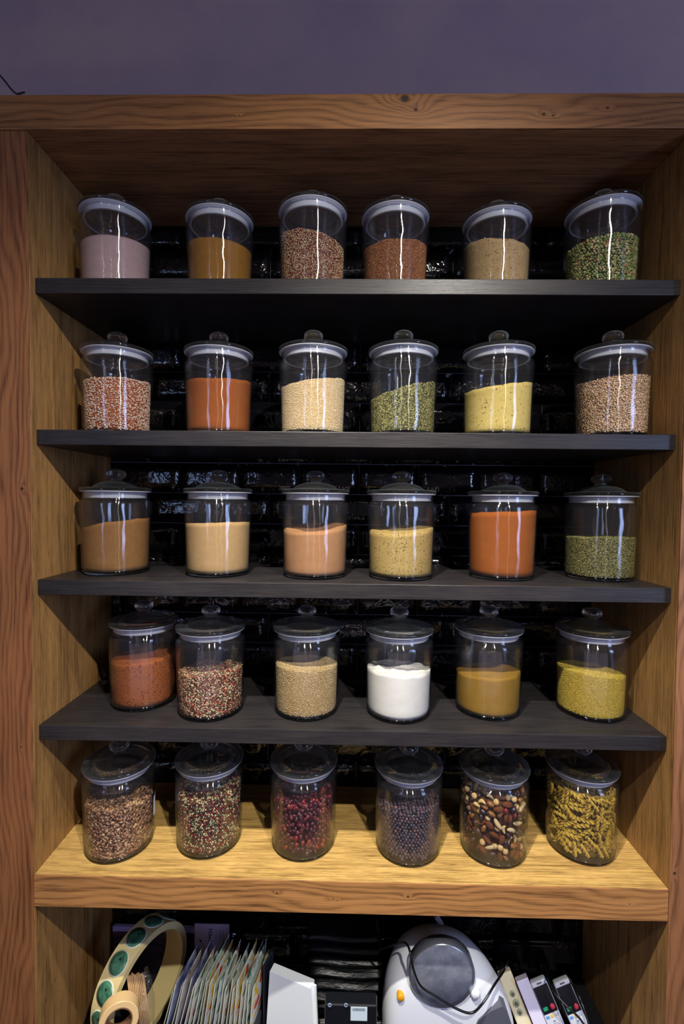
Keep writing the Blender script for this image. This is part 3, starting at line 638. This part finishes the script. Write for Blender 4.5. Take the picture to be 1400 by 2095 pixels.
# white paper sticker on the right flank of the first jar
for o in [x for x in SC.objects if x.name.startswith('glass_jar') and 'oat flakes' in x['label']]:
    vs, fs = [], []
    for q in range(2):
        rr = (77.2 if q == 0 else 77.5) / 1000 - .0025
        for zi in range(2):
            for k in range(7): a = math.radians(6 + 22 * k / 6); vs.append((rr * math.cos(a), rr * math.sin(a), .058 + zi * .042))
    for k in range(6):
        fs += [(14 + k, 14 + k + 1, 21 + k + 1, 21 + k), (k, 7 + k, 8 + k, k + 1), (k, k + 1, 15 + k, 14 + k), (7 + k, 21 + k, 22 + k, 8 + k)]
    fs += [(0, 14, 21, 7), (6, 13, 27, 20)]
    s = link('paper_sticker', mesh('paper_sticker', vs, fs), plain('sticker_paper', S(226, 226, 236), .6), o)

# ================================================================ lower compartment
WHITE = plain('white_plastic', S(232, 236, 242), .28, .5)
BLACK = plain('black_plastic', S(16, 16, 18), .3, .5)
CREAM = plain('cream_plastic', S(222, 212, 178), .4)
def frame_of(p, xdir, ydir):
    """matrix with local x, y (up along the thing), z towards the viewer"""
    y = Vector(ydir).normalized(); x = Vector(xdir); x = (x - y * x.dot(y)).normalized(); z = x.cross(y)
    m = Matrix((x, y, z)).transposed().to_4x4(); m.translation = Vector(p); return m
# --- white rounded appliance with a round grey plate
OUTL = [(783, 2110), (782, 2060), (785, 2018), (793, 1983), (808, 1955), (830, 1934), (862, 1922), (900, 1919), (936, 1924), (966, 1938), (992, 1960), (1014, 1990), (1032, 2024), (1046, 2064), (1053, 2110)]
pts = [at(u, v_, .13) for u, v_ in OUTL]; pts = [Vector((pts[0].x + .004, .13, CT + .002))] + pts + [Vector((pts[-1].x + .006, .13, CT + .002))]
def resample(ps, n):
    d = [0]
    for a, b in zip(ps, ps[1:]): d.append(d[-1] + (b - a).length)
    xs = np.interp(np.linspace(0, d[-1], n), d, [p.x for p in ps]); zs = np.interp(np.linspace(0, d[-1], n), d, [p.z for p in ps])
    for _ in range(3): xs[1:-1] = (xs[:-2] + 2 * xs[1:-1] + xs[2:]) / 4; zs[1:-1] = (zs[:-2] + 2 * zs[1:-1] + zs[2:]) / 4
    return list(zip(xs, zs))
ol = resample(pts, 60); cx0 = sum(p[0] for p in ol) / len(ol); cz0 = CT + .10
vs, fs = [], []; Y0, Y1 = .075, .245; rings = []
prof = [(0.0, Y0 - .0035), (.35, Y0 - .003), (.62, Y0), (.80, Y0 + .004), (.90, Y0 + .011), (.965, Y0 + .025), (.995, Y0 + .045), (1.0, Y0 + .06), (.96, Y0 + .085), (.86, Y0 + .12), (.72, Y1 - .02), (.5, Y1), (0, Y1)]
for s_, yy in prof:
    if s_ == 0: rings.append([len(vs)]); vs.append((cx0, yy, cz0)); continue
    rings.append(list(range(len(vs), len(vs) + len(ol))))
    for x, z in ol: vs.append((cx0 + (x - cx0) * s_, yy, cz0 + (z - cz0) * s_ if z > cz0 else max(CT + .001, cz0 + (z - cz0) * s_)))
nn = len(ol)
for a, b in zip(rings, rings[1:]):
    for i in range(nn):
        j = (i + 1) % nn
        if len(a) == 1: fs.append((a[0], b[j], b[i]))
        elif len(b) == 1: fs.append((a[i], a[j], b[0]))
        else: fs.append((a[i], a[j], b[j], b[i]))
apc = at(903, 1992, Y0); ap = tag(empty('kitchen_appliance', (apc.x, .15, CT)), 'white rounded kitchen appliance with a round grey plate and orange button', 'appliance')
me = mesh('housing', vs, fs, True); bm = bmesh.new(); bm.from_mesh(me); bmesh.ops.recalc_face_normals(bm, faces=bm.faces); bm.to_mesh(me); bm.free()
apo = (-apc.x, -.15, -CT)
hs = link('housing', me, WHITE, ap, loc=apo)
def disc(name, c, rx, mat, parent, y0, y1, bev=.001, n=40, rz=None, off=apo):
    pr = [(0, y0), (rx - bev, y0), (rx, y0 + bev), (rx, y1), (0, y1)]
    m = lathe(name, pr, n); o = link(name, m, mat, parent); mw = Matrix.Rotation(-math.pi / 2, 4, 'X'); mw = Matrix(((1, 0, 0, c.x + off[0]), (0, 0, 1, off[1]), (0, (rz or rx) / rx, 0, c.z + off[2]), (0, 0, 0, 1)))
    o.matrix_local = mw; return o
dc = at(904, 1996, Y0 - .008); r_ = (at(967, 1994, Y0 - .008) - at(841, 1994, Y0 - .008)).length / 2
GRY = N('brushed_grey_plate'); GRY.bsdf(GRY.ramp(GRY.noise(GRY.obj(), 40, 4, .6), [(.35, S(104, 108, 120)), (.65, S(134, 138, 150))]), .45, .4); GRY = GRY.m
disc('chrome_ring', Vector((dc.x + .002, 0, dc.z - .006)), r_ + .006, plain('chrome_ring', S(170, 176, 190), .25, .5, Metallic=.8), ap, Y0 - .0055, Y0 + .02, .003)
pl = disc('round_plate', dc, r_, GRY, ap, Y0 - .0075, Y0 - .006, .001); pl['label'] = 'round brushed grey plate'
b_ = at(821, 2045, Y0 - .004); disc('button', b_, .0080, plain('orange_button', S(236, 160, 20), .35), ap, Y0 - .0025, Y0 + .014, .002)['label'] = 'round orange button'
b_ = at(974, 2036, Y0 - .006); disc('latch_knob', b_, .0105, WHITE, ap, Y0 - .009, Y0 + .012, .004)
gp = [at(u, v_, Y0 + .002) for u, v_ in ((978, 2082), (1004, 2062), (1026, 2053), (1036, 2060), (1046, 2092), (1050, 2120), (960, 2120))]
vs = [(p.x, Y0 - .0045, p.z) for p in gp] + [(p.x, Y0 + .02, p.z) for p in gp]; n_ = len(gp)
fs = [tuple(range(n_))[::-1], tuple(range(n_, 2 * n_))] + [(k, (k + 1) % n_, n_ + (k + 1) % n_, n_ + k) for k in range(n_)]
link('corner_panel', mesh('corner_panel', vs, fs), plain('grey_panel', S(92, 94, 106), .5), ap, loc=apo)['label'] = 'dark grey corner panel'
# --- black cables
tag(tube('power_cable', [at(768, 1945, .17), at(800, 1935, .10), at(829, 1929, .085), at(840, 1950, .058), at(847, 1985, .052), at(862, 2018, .05), at(895, 2040, .05), at(935, 2064, .05), at(966, 2072, .05), at(990, 2050, .055), at(1012, 2015, .08), at(1030, 1988, .13), at(1040, 1966, .16), at(1041, 1956, .29)], .0024, BLACK), 'black power cable looped across the white kitchen appliance', 'cable')
tag(tube('power_cable', [at(1113, 1975, .26), at(1122, 2000, .14), at(1135, 2030, .10), at(1160, 2058, .078), at(1185, 2082, .065), at(1205, 2110, .055)], .0024, BLACK), 'black cable hanging over the rightmost remote control', 'cable')
tag(tube('power_cable', [at(1150, 1978, .24), at(1172, 2010, .14), at(1190, 2050, .10), at(1202, 2085, .08), at(1206, 2110, .07)], .002, BLACK), 'thin black cable to the right of both remote controls', 'cable')
cc0 = tag(empty('cable_connector', at(899, 1884, .27)), 'clear plastic cable connector hanging just under the thick oak shelf', 'connector')
CLR = plain('clear_plastic', (.8, .82, .95, 1), .08, .6, Transmission_Weight=.55)
mw = frame_of((0, 0, 0), (1, 0, .9), (-.62, 0, 1)); mw.translation = (0, 0, 0)
link('housing', boxmesh('housing', (-.006, -.013, -.004), (.006, .016, .004), .0012), CLR, cc0, mw=mw)
link('crimp_sleeve', boxmesh('crimp_sleeve', (-.0045, -.019, -.004), (.0045, -.0135, .004), .001), plain('pink_sleeve', S(190, 160, 190), .3), cc0, mw=mw)
for k in range(3): link('contact', boxmesh('contact', (-.004 + k * .003, .004, -.0046), (-.0028 + k * .003, .014, -.0041)), plain('contact_metal', S(210, 200, 230), .2, .5, Metallic=.6), cc0, mw=mw)
e_ = cc0.location
tag(tube('thin_cable', [at(907, 1898, .27), at(914, 1908, .272), at(924, 1922, .275), at(930, 1945, .28), at(938, 1990, .285)], .0016, BLACK), 'thin black cable hanging down from the clear connector', 'cable')
# --- double wall socket with plugs
sk = at(1074, 1950, DW - .006); so = tag(empty('wall_socket', (sk.x, DW - .006, sk.z)), 'glossy black double wall socket on the black tiles', 'socket')
GB = plain('gloss_black', S(20, 20, 26), .12, .6)
link('frame', boxmesh('frame', (-.084, -.008, -.042), (.084, .001, .042), .003), GB, so)
for k, xx in enumerate((-.04, .04)):
    link('socket_insert', boxmesh('socket_insert', (xx - .033, -.0115, -.033), (xx + .033, -.0085, .033), .0015), plain('insert_black', S(34, 36, 44), .16, .6), so)
for xx in (-.04, .036):
    pg = tag(link('power_plug', lathe('power_plug', [(0, 0), (.016, 0), (.0185, .006), (.0185, .018), (.014, .028), (.006, .034), (0, .035)], 28), BLACK, None, mw=Matrix.Translation((sk.x + xx, DW - .018, sk.z - .004)) @ Matrix.Rotation(math.pi / 2, 4, 'X')), 'round black plug in the %s half of the double wall socket' % ('left' if xx < 0 else 'right'), 'plug')
# --- leaning strips and remote controls
TOPD, DIR = .165, Vector((.080, -.085, -.187)).normalized()
def lean(u, v_, dep=TOPD, d=DIR): return frame_of(at(u, v_, dep), (1, -.12, .0), -d)
def thing_at(name, label, cat, mw, group=None): o = empty(name); o.matrix_world = mw; return tag(o, label, cat, group)
LR = .150
t = thing_at('power_strip', 'cream strip with three round sockets leaning beside the white appliance', 'power strip', lean(1031, 1986, .182))
link('housing', boxmesh('housing', (-.0165, -LR, -.012), (.0165, 0, .010), .003), CREAM, t)
for k, (yy, rr) in enumerate(((-.040, .0062), (-.058, .0078), (-.075, .0062))):
    s = link('socket_ring', lathe('socket_ring', [(0, .010), (rr, .010), (rr, .0118), (rr - .0015, .0125), (0, .0125)], 24), plain('ring_green', S(150, 168, 140), .4), t, loc=(0, yy, 0))
    link('socket_dot', lathe('socket_dot', [(0, .0126), (rr * .55, .0126), (rr * .5, .0136), (0, .0136)], 16), plain('dot_brown', S(112, 84, 60), .4), s)
link('screw_hole', lathe('screw_hole', [(0, .0102), (.002, .0102), (.002, .0108), (0, .0108)], 12), BLACK, t, loc=(.003, -.103, 0))
t = thing_at('white_box', 'plain white flat box leaning between the cream strip and the remote controls', 'box', lean(1068, 2003, .158))
link('carton', boxmesh('carton', (-.0145, -LR + .005, -.016), (.0145, 0, .004), .0015), plain('lilac_white_card', S(214, 208, 230), .5), t)
link('lid_flap', boxmesh('lid_flap', (-.0143, -.0008, -.0155), (.0143, .0008, .0035), .0003), plain('lilac_card_b', S(200, 194, 214), .5), t)
def remote(u, v_, lab):
    t = thing_at('remote_control', lab, 'remote control', lean(u, v_), 'two grey remote controls')
    link('housing', boxmesh('housing', (-.0190, -LR, -.010), (.0190, 0, .010), .004, 3, True), plain('remote_grey', S(204, 208, 218), .4), t)
    s = link('display_panel', boxmesh('display_panel', (-.0175, -.060, .0095), (.0175, -.009, .0112), .0006), plain('display_black', S(18, 20, 26), .18, .5), t)
    link('logo_plate', boxmesh('logo_plate', (-.006, -.006, .0095), (.006, -.003, .0106), .0003), plain('logo_grey', S(90, 90, 110), .4), t)
    for x, c, nm, lb in ((-.0085, S(40, 176, 122), 'green', 'green button'), (.0085, S(226, 62, 84), 'red', 'red button')):
        if nm == 'green': o = link('button', boxmesh('button', (x - .0055, -.0535, .0113), (x + .0055, -.0465, .0126), .001), plain('btn_' + nm, c, .4), t)
        else: o = link('button', lathe('button', [(0, .0113), (.0055, .0113), (.0055, .0122), (.0045, .0128), (0, .0128)], 20), plain('btn_' + nm, c, .4), t, loc=(x, -.050, 0))
        o['label'] = lb
    for x, c, lb in ((-.011, S(90, 150, 214), 'blue button'), (0, S(232, 186, 50), 'yellow button'), (.011, S(170, 180, 200), None)):
        o = link('button', boxmesh('button', (x - .004, -.0685, .0102), (x + .004, -.0635, .0112), .0006), plain('btn_s', c, .4), t)
        if lb: o['label'] = lb
    ringm = lathe('dial', [(.0125, .0101), (.0135, .0101), (.0135, .0108), (.0125, .0108)], 32, closed=True)
    link('dial', ringm, plain('dial_grey', S(160, 166, 180), .4), t, loc=(0, -.092, 0))
    for x, y in ((0, -.092), (0, -.083), (0, -.101), (-.009, -.092), (.009, -.092), (0, -.0755)):
        link('button', boxmesh('button', (x - .0025, y - .0012, .0101), (x + .0025, y + .0012, .0109), .0004), plain('key_grey', S(112, 118, 134), .4), t)
remote(1099, 2002, 'grey remote control with green and red buttons next to the white box')
remote(1146, 2002, 'rightmost grey remote control, crossed by a black cable')
# --- white dispenser, bright side to the front
a_, b_ = at(552, 1992, .12), at(633, 2017, .085)
wd = tag(empty('white_dispenser', ((a_.x + b_.x) / 2, .14, CT)), 'bright white box-shaped dispenser with a rounded corner behind the seed packets', 'dispenser')
dx = Vector((b_.x - a_.x, b_.y - a_.y, 0)); Ld = dx.length; zt = (a_.z + b_.z) / 2 - CT
mw = frame_of((0, 0, 0), (0, 0, 1), (0, 1, 0)); ang = math.atan2(dx.y, dx.x)
mw = Matrix.Translation((a_.x - wd.location.x, a_.y - wd.location.y, 0)) @ Matrix.Rotation(ang, 4, 'Z')
bx = bmesh.new(); bmesh.ops.create_cube(bx, size=1)
for q in bx.verts: q.co = Vector(((q.co.x + .5) * (Ld + .012), (q.co.y + .5) * .022 - (0), (q.co.z + .5) * zt))
for q in bx.verts:
    if q.co.z < .01: q.co.x += -.012 if q.co.x < .01 else .012
bmesh.ops.bevel(bx, geom=[e for e in bx.edges if abs((e.verts[0].co - e.verts[1].co).z) > .1 and e.verts[0].co.x > .04], offset=.009, segments=5, affect='EDGES')
me = bpy.data.meshes.new('housing'); bx.to_mesh(me); bx.free(); link('housing', me, plain('bright_white', S(244, 250, 252), .35), wd, mw=mw)
link('side_plate', boxmesh('side_plate', (-.020, .004, 0), (-.0165, .05, zt + .004), .001), plain('side_black', S(34, 40, 50), .3), wd, mw=mw)
# --- stack of folded black bags, each one wavy
BB = N('black_film'); BB.bsdf(S(14, 16, 20), .36, .4, bump=BB.noise(BB.scaled(BB.obj(), (10, 60, 40)), 1.0, 3, .6, .6), bd=.004); BB = BB.m
nb = 10
ORD = ['lowest', 'second', 'third', 'fourth', 'fifth', 'sixth', 'seventh', 'eighth', 'ninth', 'tenth']
for k in range(nb):
    zb = CT + .0185 * k; yf = .115 + .0125 * k; xx0, xx1 = .585 - .004 * k, .742 + random.uniform(-.006, .004)
    vs, fs = [], []; nx, ny = 14, 6
    for lay in (0, 1):
        for j in range(ny + 1):
            for i in range(nx + 1):
                x = xx0 + (xx1 - xx0) * i / nx; y = yf + (.30 - yf) * j / ny; e = 1 if (i in (0, nx) or j in (0, ny)) else 0
                wz = .0032 * math.sin(5.5 * i / nx + 1.1) * (.5 + .5 * math.cos(j / ny * 3)) + .0008 * math.sin(k * 2.1 + 9 * i / nx)
                tz = .0152 if lay else .0006
                if e: tz = .0105 if lay else .004
                vs.append((x - .66, y - .2, zb + tz + wz + (.004 if k == 0 else .004) - CT))
    w_ = nx + 1; off = (ny + 1) * w_
    for j in range(ny):
        for i in range(nx):
            a = j * w_ + i; fs.append((off + a, off + a + 1, off + a + w_ + 1, off + a + w_)); fs.append((a, a + w_, a + w_ + 1, a + 1))
    for i in range(nx): fs.append((i, i + 1, off + i + 1, off + i)); a = ny * w_ + i; fs.append((a + 1, a, off + a, off + a + 1))
    for j in range(ny): a = j * w_; fs.append((a + w_, a, off + a, off + a + w_)); a = j * w_ + nx; fs.append((a, a + w_, off + a + w_, off + a))
    o = link('folded_bag', mesh('folded_bag', vs, fs, True), BB, None, loc=(.66, .2, CT))
    tag(o, '%s folded black plastic bag from the bottom of the stack left of the white appliance' % ORD[k], 'bag', 'stack of folded black bags')
# --- black device with bar code sticker
q0, q1 = at(665, 2050, .06), at(772, 2050, .06)
bdv = tag(empty('black_box', ((q0.x + q1.x) / 2, .075, CT)), 'low black box with a bar code sticker in front of the black bags', 'box')
wB = (q1.x - q0.x) / 2; hB = q0.z - CT
link('housing', boxmesh('housing', (-wB, -.02, 0), (wB, .010, hB), .004, 3), plain('box_black', S(20, 22, 28), .3), bdv)
s0, s1 = at(718, 2044, .055), at(752, 2045, .055); cxs = (s0.x + s1.x) / 2 - bdv.location.x; ws = (s1.x - s0.x) / 2
stk = link('barcode_sticker', boxmesh('barcode_sticker', (cxs - ws, -.0206, hB - .034), (cxs + ws, -.02005, hB - .003)), plain('sticker_white', S(214, 230, 236), .5), bdv); stk['label'] = 'white bar code sticker'
xx = cxs - ws * .75; bc = []
while xx < cxs + ws * .7:
    wd_ = random.choice((.0004, .0007, .001)); bc.append((xx, wd_)); xx += wd_ + random.choice((.0005, .0008))
vs, fs = [], []
for x_, w_ in bc:
    b0 = len(vs); vs += [(x_, -.0208, hB - .012), (x_ + w_, -.0208, hB - .012), (x_ + w_, -.0208, hB - .006), (x_, -.0208, hB - .006)]
    vs += [(p[0], -.0206, p[2]) for p in vs[b0:b0 + 4]]; fs += [(b0, b0 + 1, b0 + 2, b0 + 3), (b0, b0 + 4, b0 + 5, b0 + 1), (b0 + 3, b0 + 2, b0 + 6, b0 + 7)]
tag(link('bar_code', mesh('bar_code', vs, fs), plain('ink', S(40, 60, 90), .6), stk), kind='stuff')
for u in (673, 706):
    p = at(u + 2, 2056, .054); o = link('round_port', lathe('round_port', [(.002, 0), (.0042, 0), (.0042, .002), (.002, .002)], 20, closed=True), plain('port_grey', S(130, 150, 170), .35), bdv, mw=Matrix.Translation((p.x - bdv.location.x, -.0225, p.z - CT)) @ Matrix.Rotation(-math.pi / 2, 4, 'X'))
# --- magazine and booklet standing at the back
p0, p1 = at(229, 1898, .298), at(396, 1897, .298)
mg = tag(empty('magazine', ((p0.x + p1.x) / 2 + .009, .305, CT)), 'dark magazine with a pale top edge standing behind the sticker roll', 'magazine')
hM = p0.z - CT; wM = (p1.x - p0.x) / 2 + .009
MGm = N('magazine_cover'); MGm.bsdf(MGm.ramp(MGm.noise(MGm.scaled(MGm.obj(), (9, 1, 30)), 1.0, 4, .6, 1.0), [(.42, S(26, 18, 28)), (.6, S(62, 40, 52)), (.72, S(90, 84, 130))]), .3, .4); MGm = MGm.m
link('cover', boxmesh('cover', (-wM, -.002, 0), (wM, .001, hM - .014)), MGm, mg)
link('top_band', boxmesh('top_band', (-wM, -.0022, hM - .014), (wM, .001, hM)), plain('band_lilac', S(150, 140, 200), .4), mg)['label'] = 'pale lilac band along the top edge'
link('page_block', boxmesh('page_block', (-wM + .002, .0012, .001), (wM - .001, .006, hM - .001)), plain('pages', S(190, 185, 200), .7), mg)
pe = at(257, 1927, .293); tm = text_mesh('EU', .014); mw = Matrix.Translation((pe.x - mg.location.x, -.0024, pe.z - CT)) @ Matrix.Rotation(math.pi / 2, 4, 'X')
link('lettering', tm, plain('pale_ink', S(150, 150, 200), .5), mg, mw=mw)
p0, p1 = at(397, 1900, .288), at(468, 1896, .288)
bk = tag(empty('booklet', ((p0.x + p1.x) / 2, .295, CT)), 'pale lilac card with sideways black lettering standing at the end of the magazine', 'booklet')
hb = p1.z - CT; wb_ = (p1.x - p0.x) / 2
LIL = plain('lilac_card', S(176, 160, 200), .5)
link('card', boxmesh('card', (-wb_, -.0012, 0), (wb_, .0012, hb)), LIL, bk)
INK = plain('black_ink', S(20, 18, 26), .6)
def vert_text(txt, size, u, v_):
    p = at(u, v_, .288); mw = Matrix.Translation((p.x - bk.location.x, -.0016, p.z - CT)) @ Matrix.Rotation(math.pi / 2, 4, 'X') @ Matrix.Rotation(math.pi / 2, 4, 'Z')
    link('lettering', text_mesh(txt, size), INK, bk, mw=mw)
vert_text('TAPPEN', .0155, 430, 1924); 
for k, (u, a, b) in enumerate(((441, 1906, 1936), (446, 1910, 1938), (451, 1905, 1932), (456, 1908, 1940))):
    p, q = at(u, a, .288), at(u, b, .288); link('fine_print', boxmesh('fine_print', (p.x - .0004 - bk.location.x, -.0017, q.z - CT), (p.x + .0004 - bk.location.x, -.0013, p.z - CT)), INK, bk)
for u, v_, r in ((409, 1929, .0035), (405, 1924, .0015), (413, 1935, .0015), (404, 1934, .0012), (416, 1915, .0009)):
    p = at(u, v_, .288); link('emblem_dot', lathe('emblem_dot', [(0, 0), (r, 0), (r, .0004), (0, .0004)], 14), INK, bk, mw=Matrix.Translation((p.x - bk.location.x, -.0018, p.z - CT)) @ Matrix.Rotation(-math.pi / 2, 4, 'X'))
# --- roll of round stickers
RC, RO, RWd = Vector((.150, .178, CT + .1212)), .12, .058
ax = Vector((.90, -.43, 0)).normalized(); 
def rollmat(c, ax):
    z = ax.normalized(); x = Vector((0, 0, 1)); y = z.cross(x).normalized(); m = Matrix((x, y, z)).transposed().to_4x4(); m.translation = c; return m
rl = thing_at('sticker_roll', 'upright roll of cream tape carrying round green stickers by the oak side panel', 'sticker roll', rollmat(RC, ax))
CRM = plain('backing_paper', S(222, 204, 146), .45)
link('backing_tape', lathe('backing_tape', [(RO - .016, -RWd / 2), (RO - .0006, -RWd / 2), (RO, -RWd / 2 + .0006), (RO, RWd / 2 - .0006), (RO - .0006, RWd / 2), (RO - .016, RWd / 2)], 80, smooth=False, closed=True), CRM, rl)
def curved_disc(r, rad, a0, n=28):
    vs = [(rad * math.cos(a0), rad * math.sin(a0), 0)]; fs = []
    for q in (.5, 1.0):
        for k in range(n): th = 2 * math.pi * k / n; a = a0 + q * r * math.cos(th) / rad; vs.append((rad * math.cos(a), rad * math.sin(a), q * r * math.sin(th)))
    for k in range(n): j = (k + 1) % n; fs += [(0, 1 + k, 1 + j), (1 + k, 1 + n + k, 1 + n + j, 1 + j)]
    b0 = len(vs); vs += [(x * (1 - .0004 / rad), y * (1 - .0004 / rad), z) for x, y, z in vs[1 + n:1 + 2 * n]]
    for k in range(n): j = (k + 1) % n; fs.append((1 + n + k, b0 + k, b0 + j, 1 + n + j))
    return mesh('sticker', vs, fs, True)
GRN = N('green_print'); GRN.bsdf(GRN.ramp(GRN.noise(GRN.obj(), 60, 3, .6), [(.4, S(44, 96, 74)), (.62, S(82, 138, 110))]), .4); GRN = GRN.m
WP = plain('white_paper', S(222, 224, 206), .5)
for k in range(14):
    a0 = math.radians(360 / 14 * k + 9)
    s = link('sticker', curved_disc(.0245, RO + .0005, a0), WP, rl); link('printed_disc', curved_disc(.0218, RO + .0009, a0), GRN, s)
    if k < 9 or k > 13: link('printed_mark', curved_disc(.0026, RO + .0013, a0 - .06, 10), INK, s)
# tape roll lying against it
tr = thing_at('tape_roll', 'cream tape roll standing in front of the sticker roll', 'tape roll', rollmat(Vector((.135, .052, CT + .076)), Vector((.30, -1, .25))))
c_ = at(246, 2074, .05); tr.matrix_world = rollmat(Vector((c_.x, .045, c_.z)), Vector((.32, -1, .2)))
Rt = c_.z - CT + .0; Rt = .040
link('tape', lathe('tape', [(Rt - .012, -.014), (Rt - .001, -.014), (Rt, -.013), (Rt, .013), (Rt - .001, .014), (Rt - .012, .014)], 56, smooth=False, closed=True), plain('tape_cream', S(232, 196, 140), .4), tr)
link('card_core', lathe('card_core', [(Rt - .0145, -.0145), (Rt - .0123, -.0145), (Rt - .0123, .0145), (Rt - .0145, .0145)], 48, smooth=False, closed=True), plain('tape_core', S(120, 86, 60), .7), tr)
st = tag(link('block', boxmesh('block', (-.03, -.012, 0), (.03, .012, max(.02, c_.z - Rt - CT - .006)), .002), plain('block_brown', S(90, 66, 46), .6), None, loc=(c_.x, .052, CT)), 'small brown block carrying the cream tape roll', 'block')
st.name = 'support_block'
# --- bundle of wooden skewers in clear film
bn = tag(empty('skewer_bundle', (at(280, 2040, .10).x + .018, .10, CT)), 'bundle of pale wooden skewers in clear film beside the sticker roll', 'skewers')
SK = plain('pale_wood_stick', S(204, 164, 116), .6)
for k in range(22):
    u = 264 + (k % 11) * 3.4; dep = .105 + .006 * (k // 11); tp_ = at(u - 4, 1993 + random.uniform(-4, 5), dep); bt = Vector((at(u + 6, 2060, dep).x + .012, dep, CT + .004))
    o = tube('skewer', [tp_, (tp_ + bt) / 2, bt], .0013, SK, bn, 6, 1); o.location = (-bn.location.x, -bn.location.y, -bn.location.z)
FILM = N('clear_film'); ly = FILM.n('ShaderNodeLayerWeight'); fb = FILM.n('ShaderNodeBump'); FILM.l(FILM.noise(FILM.obj(), 60, 3, .6, 1.0), fb.inputs['Height']); fb.inputs['Distance'].default_value = .02
g_ = FILM.n('ShaderNodeBsdfGlossy'); g_.inputs['Roughness'].default_value = .12; FILM.l(fb.outputs[0], g_.inputs['Normal']); t_ = FILM.n('ShaderNodeBsdfTransparent'); x_ = FILM.n('ShaderNodeMixShader'); x_.inputs[0].default_value = .16
FILM.l(t_.outputs[0], x_.inputs[1]); FILM.l(g_.outputs[0], x_.inputs[2]); FILM.l(x_.outputs[0], FILM.out.inputs[0]); FILM = FILM.m
V_, F_ = ico(3); fv = []
for x, y, z in V_:
    n1 = 1 + .22 * noise.noise(Vector((x * 2.5, y * 2.5, z * 2.5)) + Vector((4, 1, 2))); fv.append((x * .018 * n1 + .0, y * .020 * n1 + .006, z * .10 * n1 + .115))
link('film_bag', mesh('film_bag', fv, [tuple(int(q) for q in t) for t in F_], True), FILM, bn)['label'] = 'crumpled clear film'
# --- seed packets standing in a row on a dark tray
x0, x1 = .230, .432
ty = tag(link('packet_tray', boxmesh('packet_tray', (-.098, -.085, 0), (.126, .085, .085), .004), plain('tray_dark', S(30, 30, 36), .5), None, loc=(.325, .165, CT)), 'dark tray under the row of paper seed packets', 'tray')
pm = []
def packmat(i, base, spots):
    n = N('seed_packet_print'); o = n.obj(); f = n.noise(n.scaled(n.vec('ADD', o, (i * .3, i * .17, 0.0)), (1, 34, 40)), 1.0, 1, .4, .4)
    pts_ = [(.0, spots[0]), (.34, spots[0]), (.37, base), (.56, base), (.58, spots[1]), (.66, spots[1]), (.68, base)]
    n.bsdf(n.ramp(f, pts_, 'LINEAR'), .5, .35); return n.m
for i, (b, s_) in enumerate([((222, 232, 226), ((70, 120, 90), (180, 190, 186))), ((214, 222, 214), ((200, 70, 30), (224, 180, 40))), ((232, 234, 224), ((90, 130, 110), (210, 90, 50))), ((206, 196, 190), ((150, 90, 80), (220, 210, 200))), ((196, 216, 208), ((40, 96, 80), (230, 234, 220))), ((150, 156, 190), ((90, 96, 150), (200, 200, 214)))]):
    pm.append(packmat(i, S(*b), [S(*q) for q in s_]))
npk = 22
PORD = 'first second third fourth fifth sixth seventh eighth ninth tenth eleventh twelfth thirteenth fourteenth fifteenth sixteenth seventeenth eighteenth nineteenth twentieth twenty-first twenty-second twenty-third twenty-fourth twenty-fifth twenty-sixth twenty-seventh last'.split()
for k in range(npk):
    f = k / (npk - 1); x = x0 + (x1 - x0) * f + random.uniform(-.001, .001)
    hgt = (.110 if f < .12 else .118) + random.uniform(-.020, .018); dep = .098 + random.uniform(-.02, .015); th = .0014 + random.random() * .0014
    lean_ = math.radians(15 - 11 * f + random.uniform(-1.6, 1.6)); yaw_ = math.radians(random.uniform(-3, 3) - 12)
    t = empty('seed_packet'); t.matrix_world = Matrix.Translation((x, .095 + random.uniform(-.008, .008), CT + .0855)) @ Matrix.Rotation(yaw_, 4, 'Z') @ Matrix.Rotation(lean_, 4, 'Y')
    tag(t, '%s thin paper seed packet from the left in the row' % PORD[k], 'seed packet', 'seed packets standing in a row')
    # pouch: thin at the crimped rim, fuller in the middle
    vs, fs = [], []; ny, nz = 4, 5
    for sd in (-1, 1):
        for j in range(nz + 1):
            for i in range(ny + 1):
                e = math.sin(math.pi * min(max(i / ny, .0), 1)) * math.sin(math.pi * min(j / nz + .05, 1)); vs.append((sd * (.0003 + th * e) , dep * i / ny, hgt * j / nz))
    w_ = ny + 1; off = (nz + 1) * w_
    for j in range(nz):
        for i in range(ny): a = j * w_ + i; fs.append((a, a + w_, a + w_ + 1, a + 1)); fs.append((off + a, off + a + 1, off + a + w_ + 1, off + a + w_))
    for i in range(ny): fs.append((i, i + 1, off + i + 1, off + i)); a = nz * w_ + i; fs.append((a + 1, a, off + a, off + a + 1))
    for j in range(nz): a = j * w_; fs.append((a + w_, a, off + a, off + a + w_)); a = j * w_ + ny; fs.append((a, a + w_, off + a + w_, off + a))
    me = mesh('pouch', vs, fs, False); link('pouch', me, pm[random.choice((0, 0, 1, 2, 2, 3, 4)) if f > .3 else random.choice((0, 2, 3, 4, 5))], t)
    ed = mesh('crimped_edge', [(sx * .0007, -.0004 if q else .005, z) for sx in (-1, 1) for q in (1, 0) for z in (.002, hgt - .001)], [(0, 1, 3, 2), (4, 6, 7, 5), (0, 4, 5, 1)])
    link('crimped_edge', ed, WP, t)
# --- loose wire lying on top of the cabinet at the left corner
tag(tube('loose_wire', [at(-30, 120, .05), at(5, 160, .03), at(31, 190, .02), at(50, 189, .04) + Vector((0, 0, 0))], .0018, BLACK), 'thin black wire above the left corner of the cabinet top', 'wire')
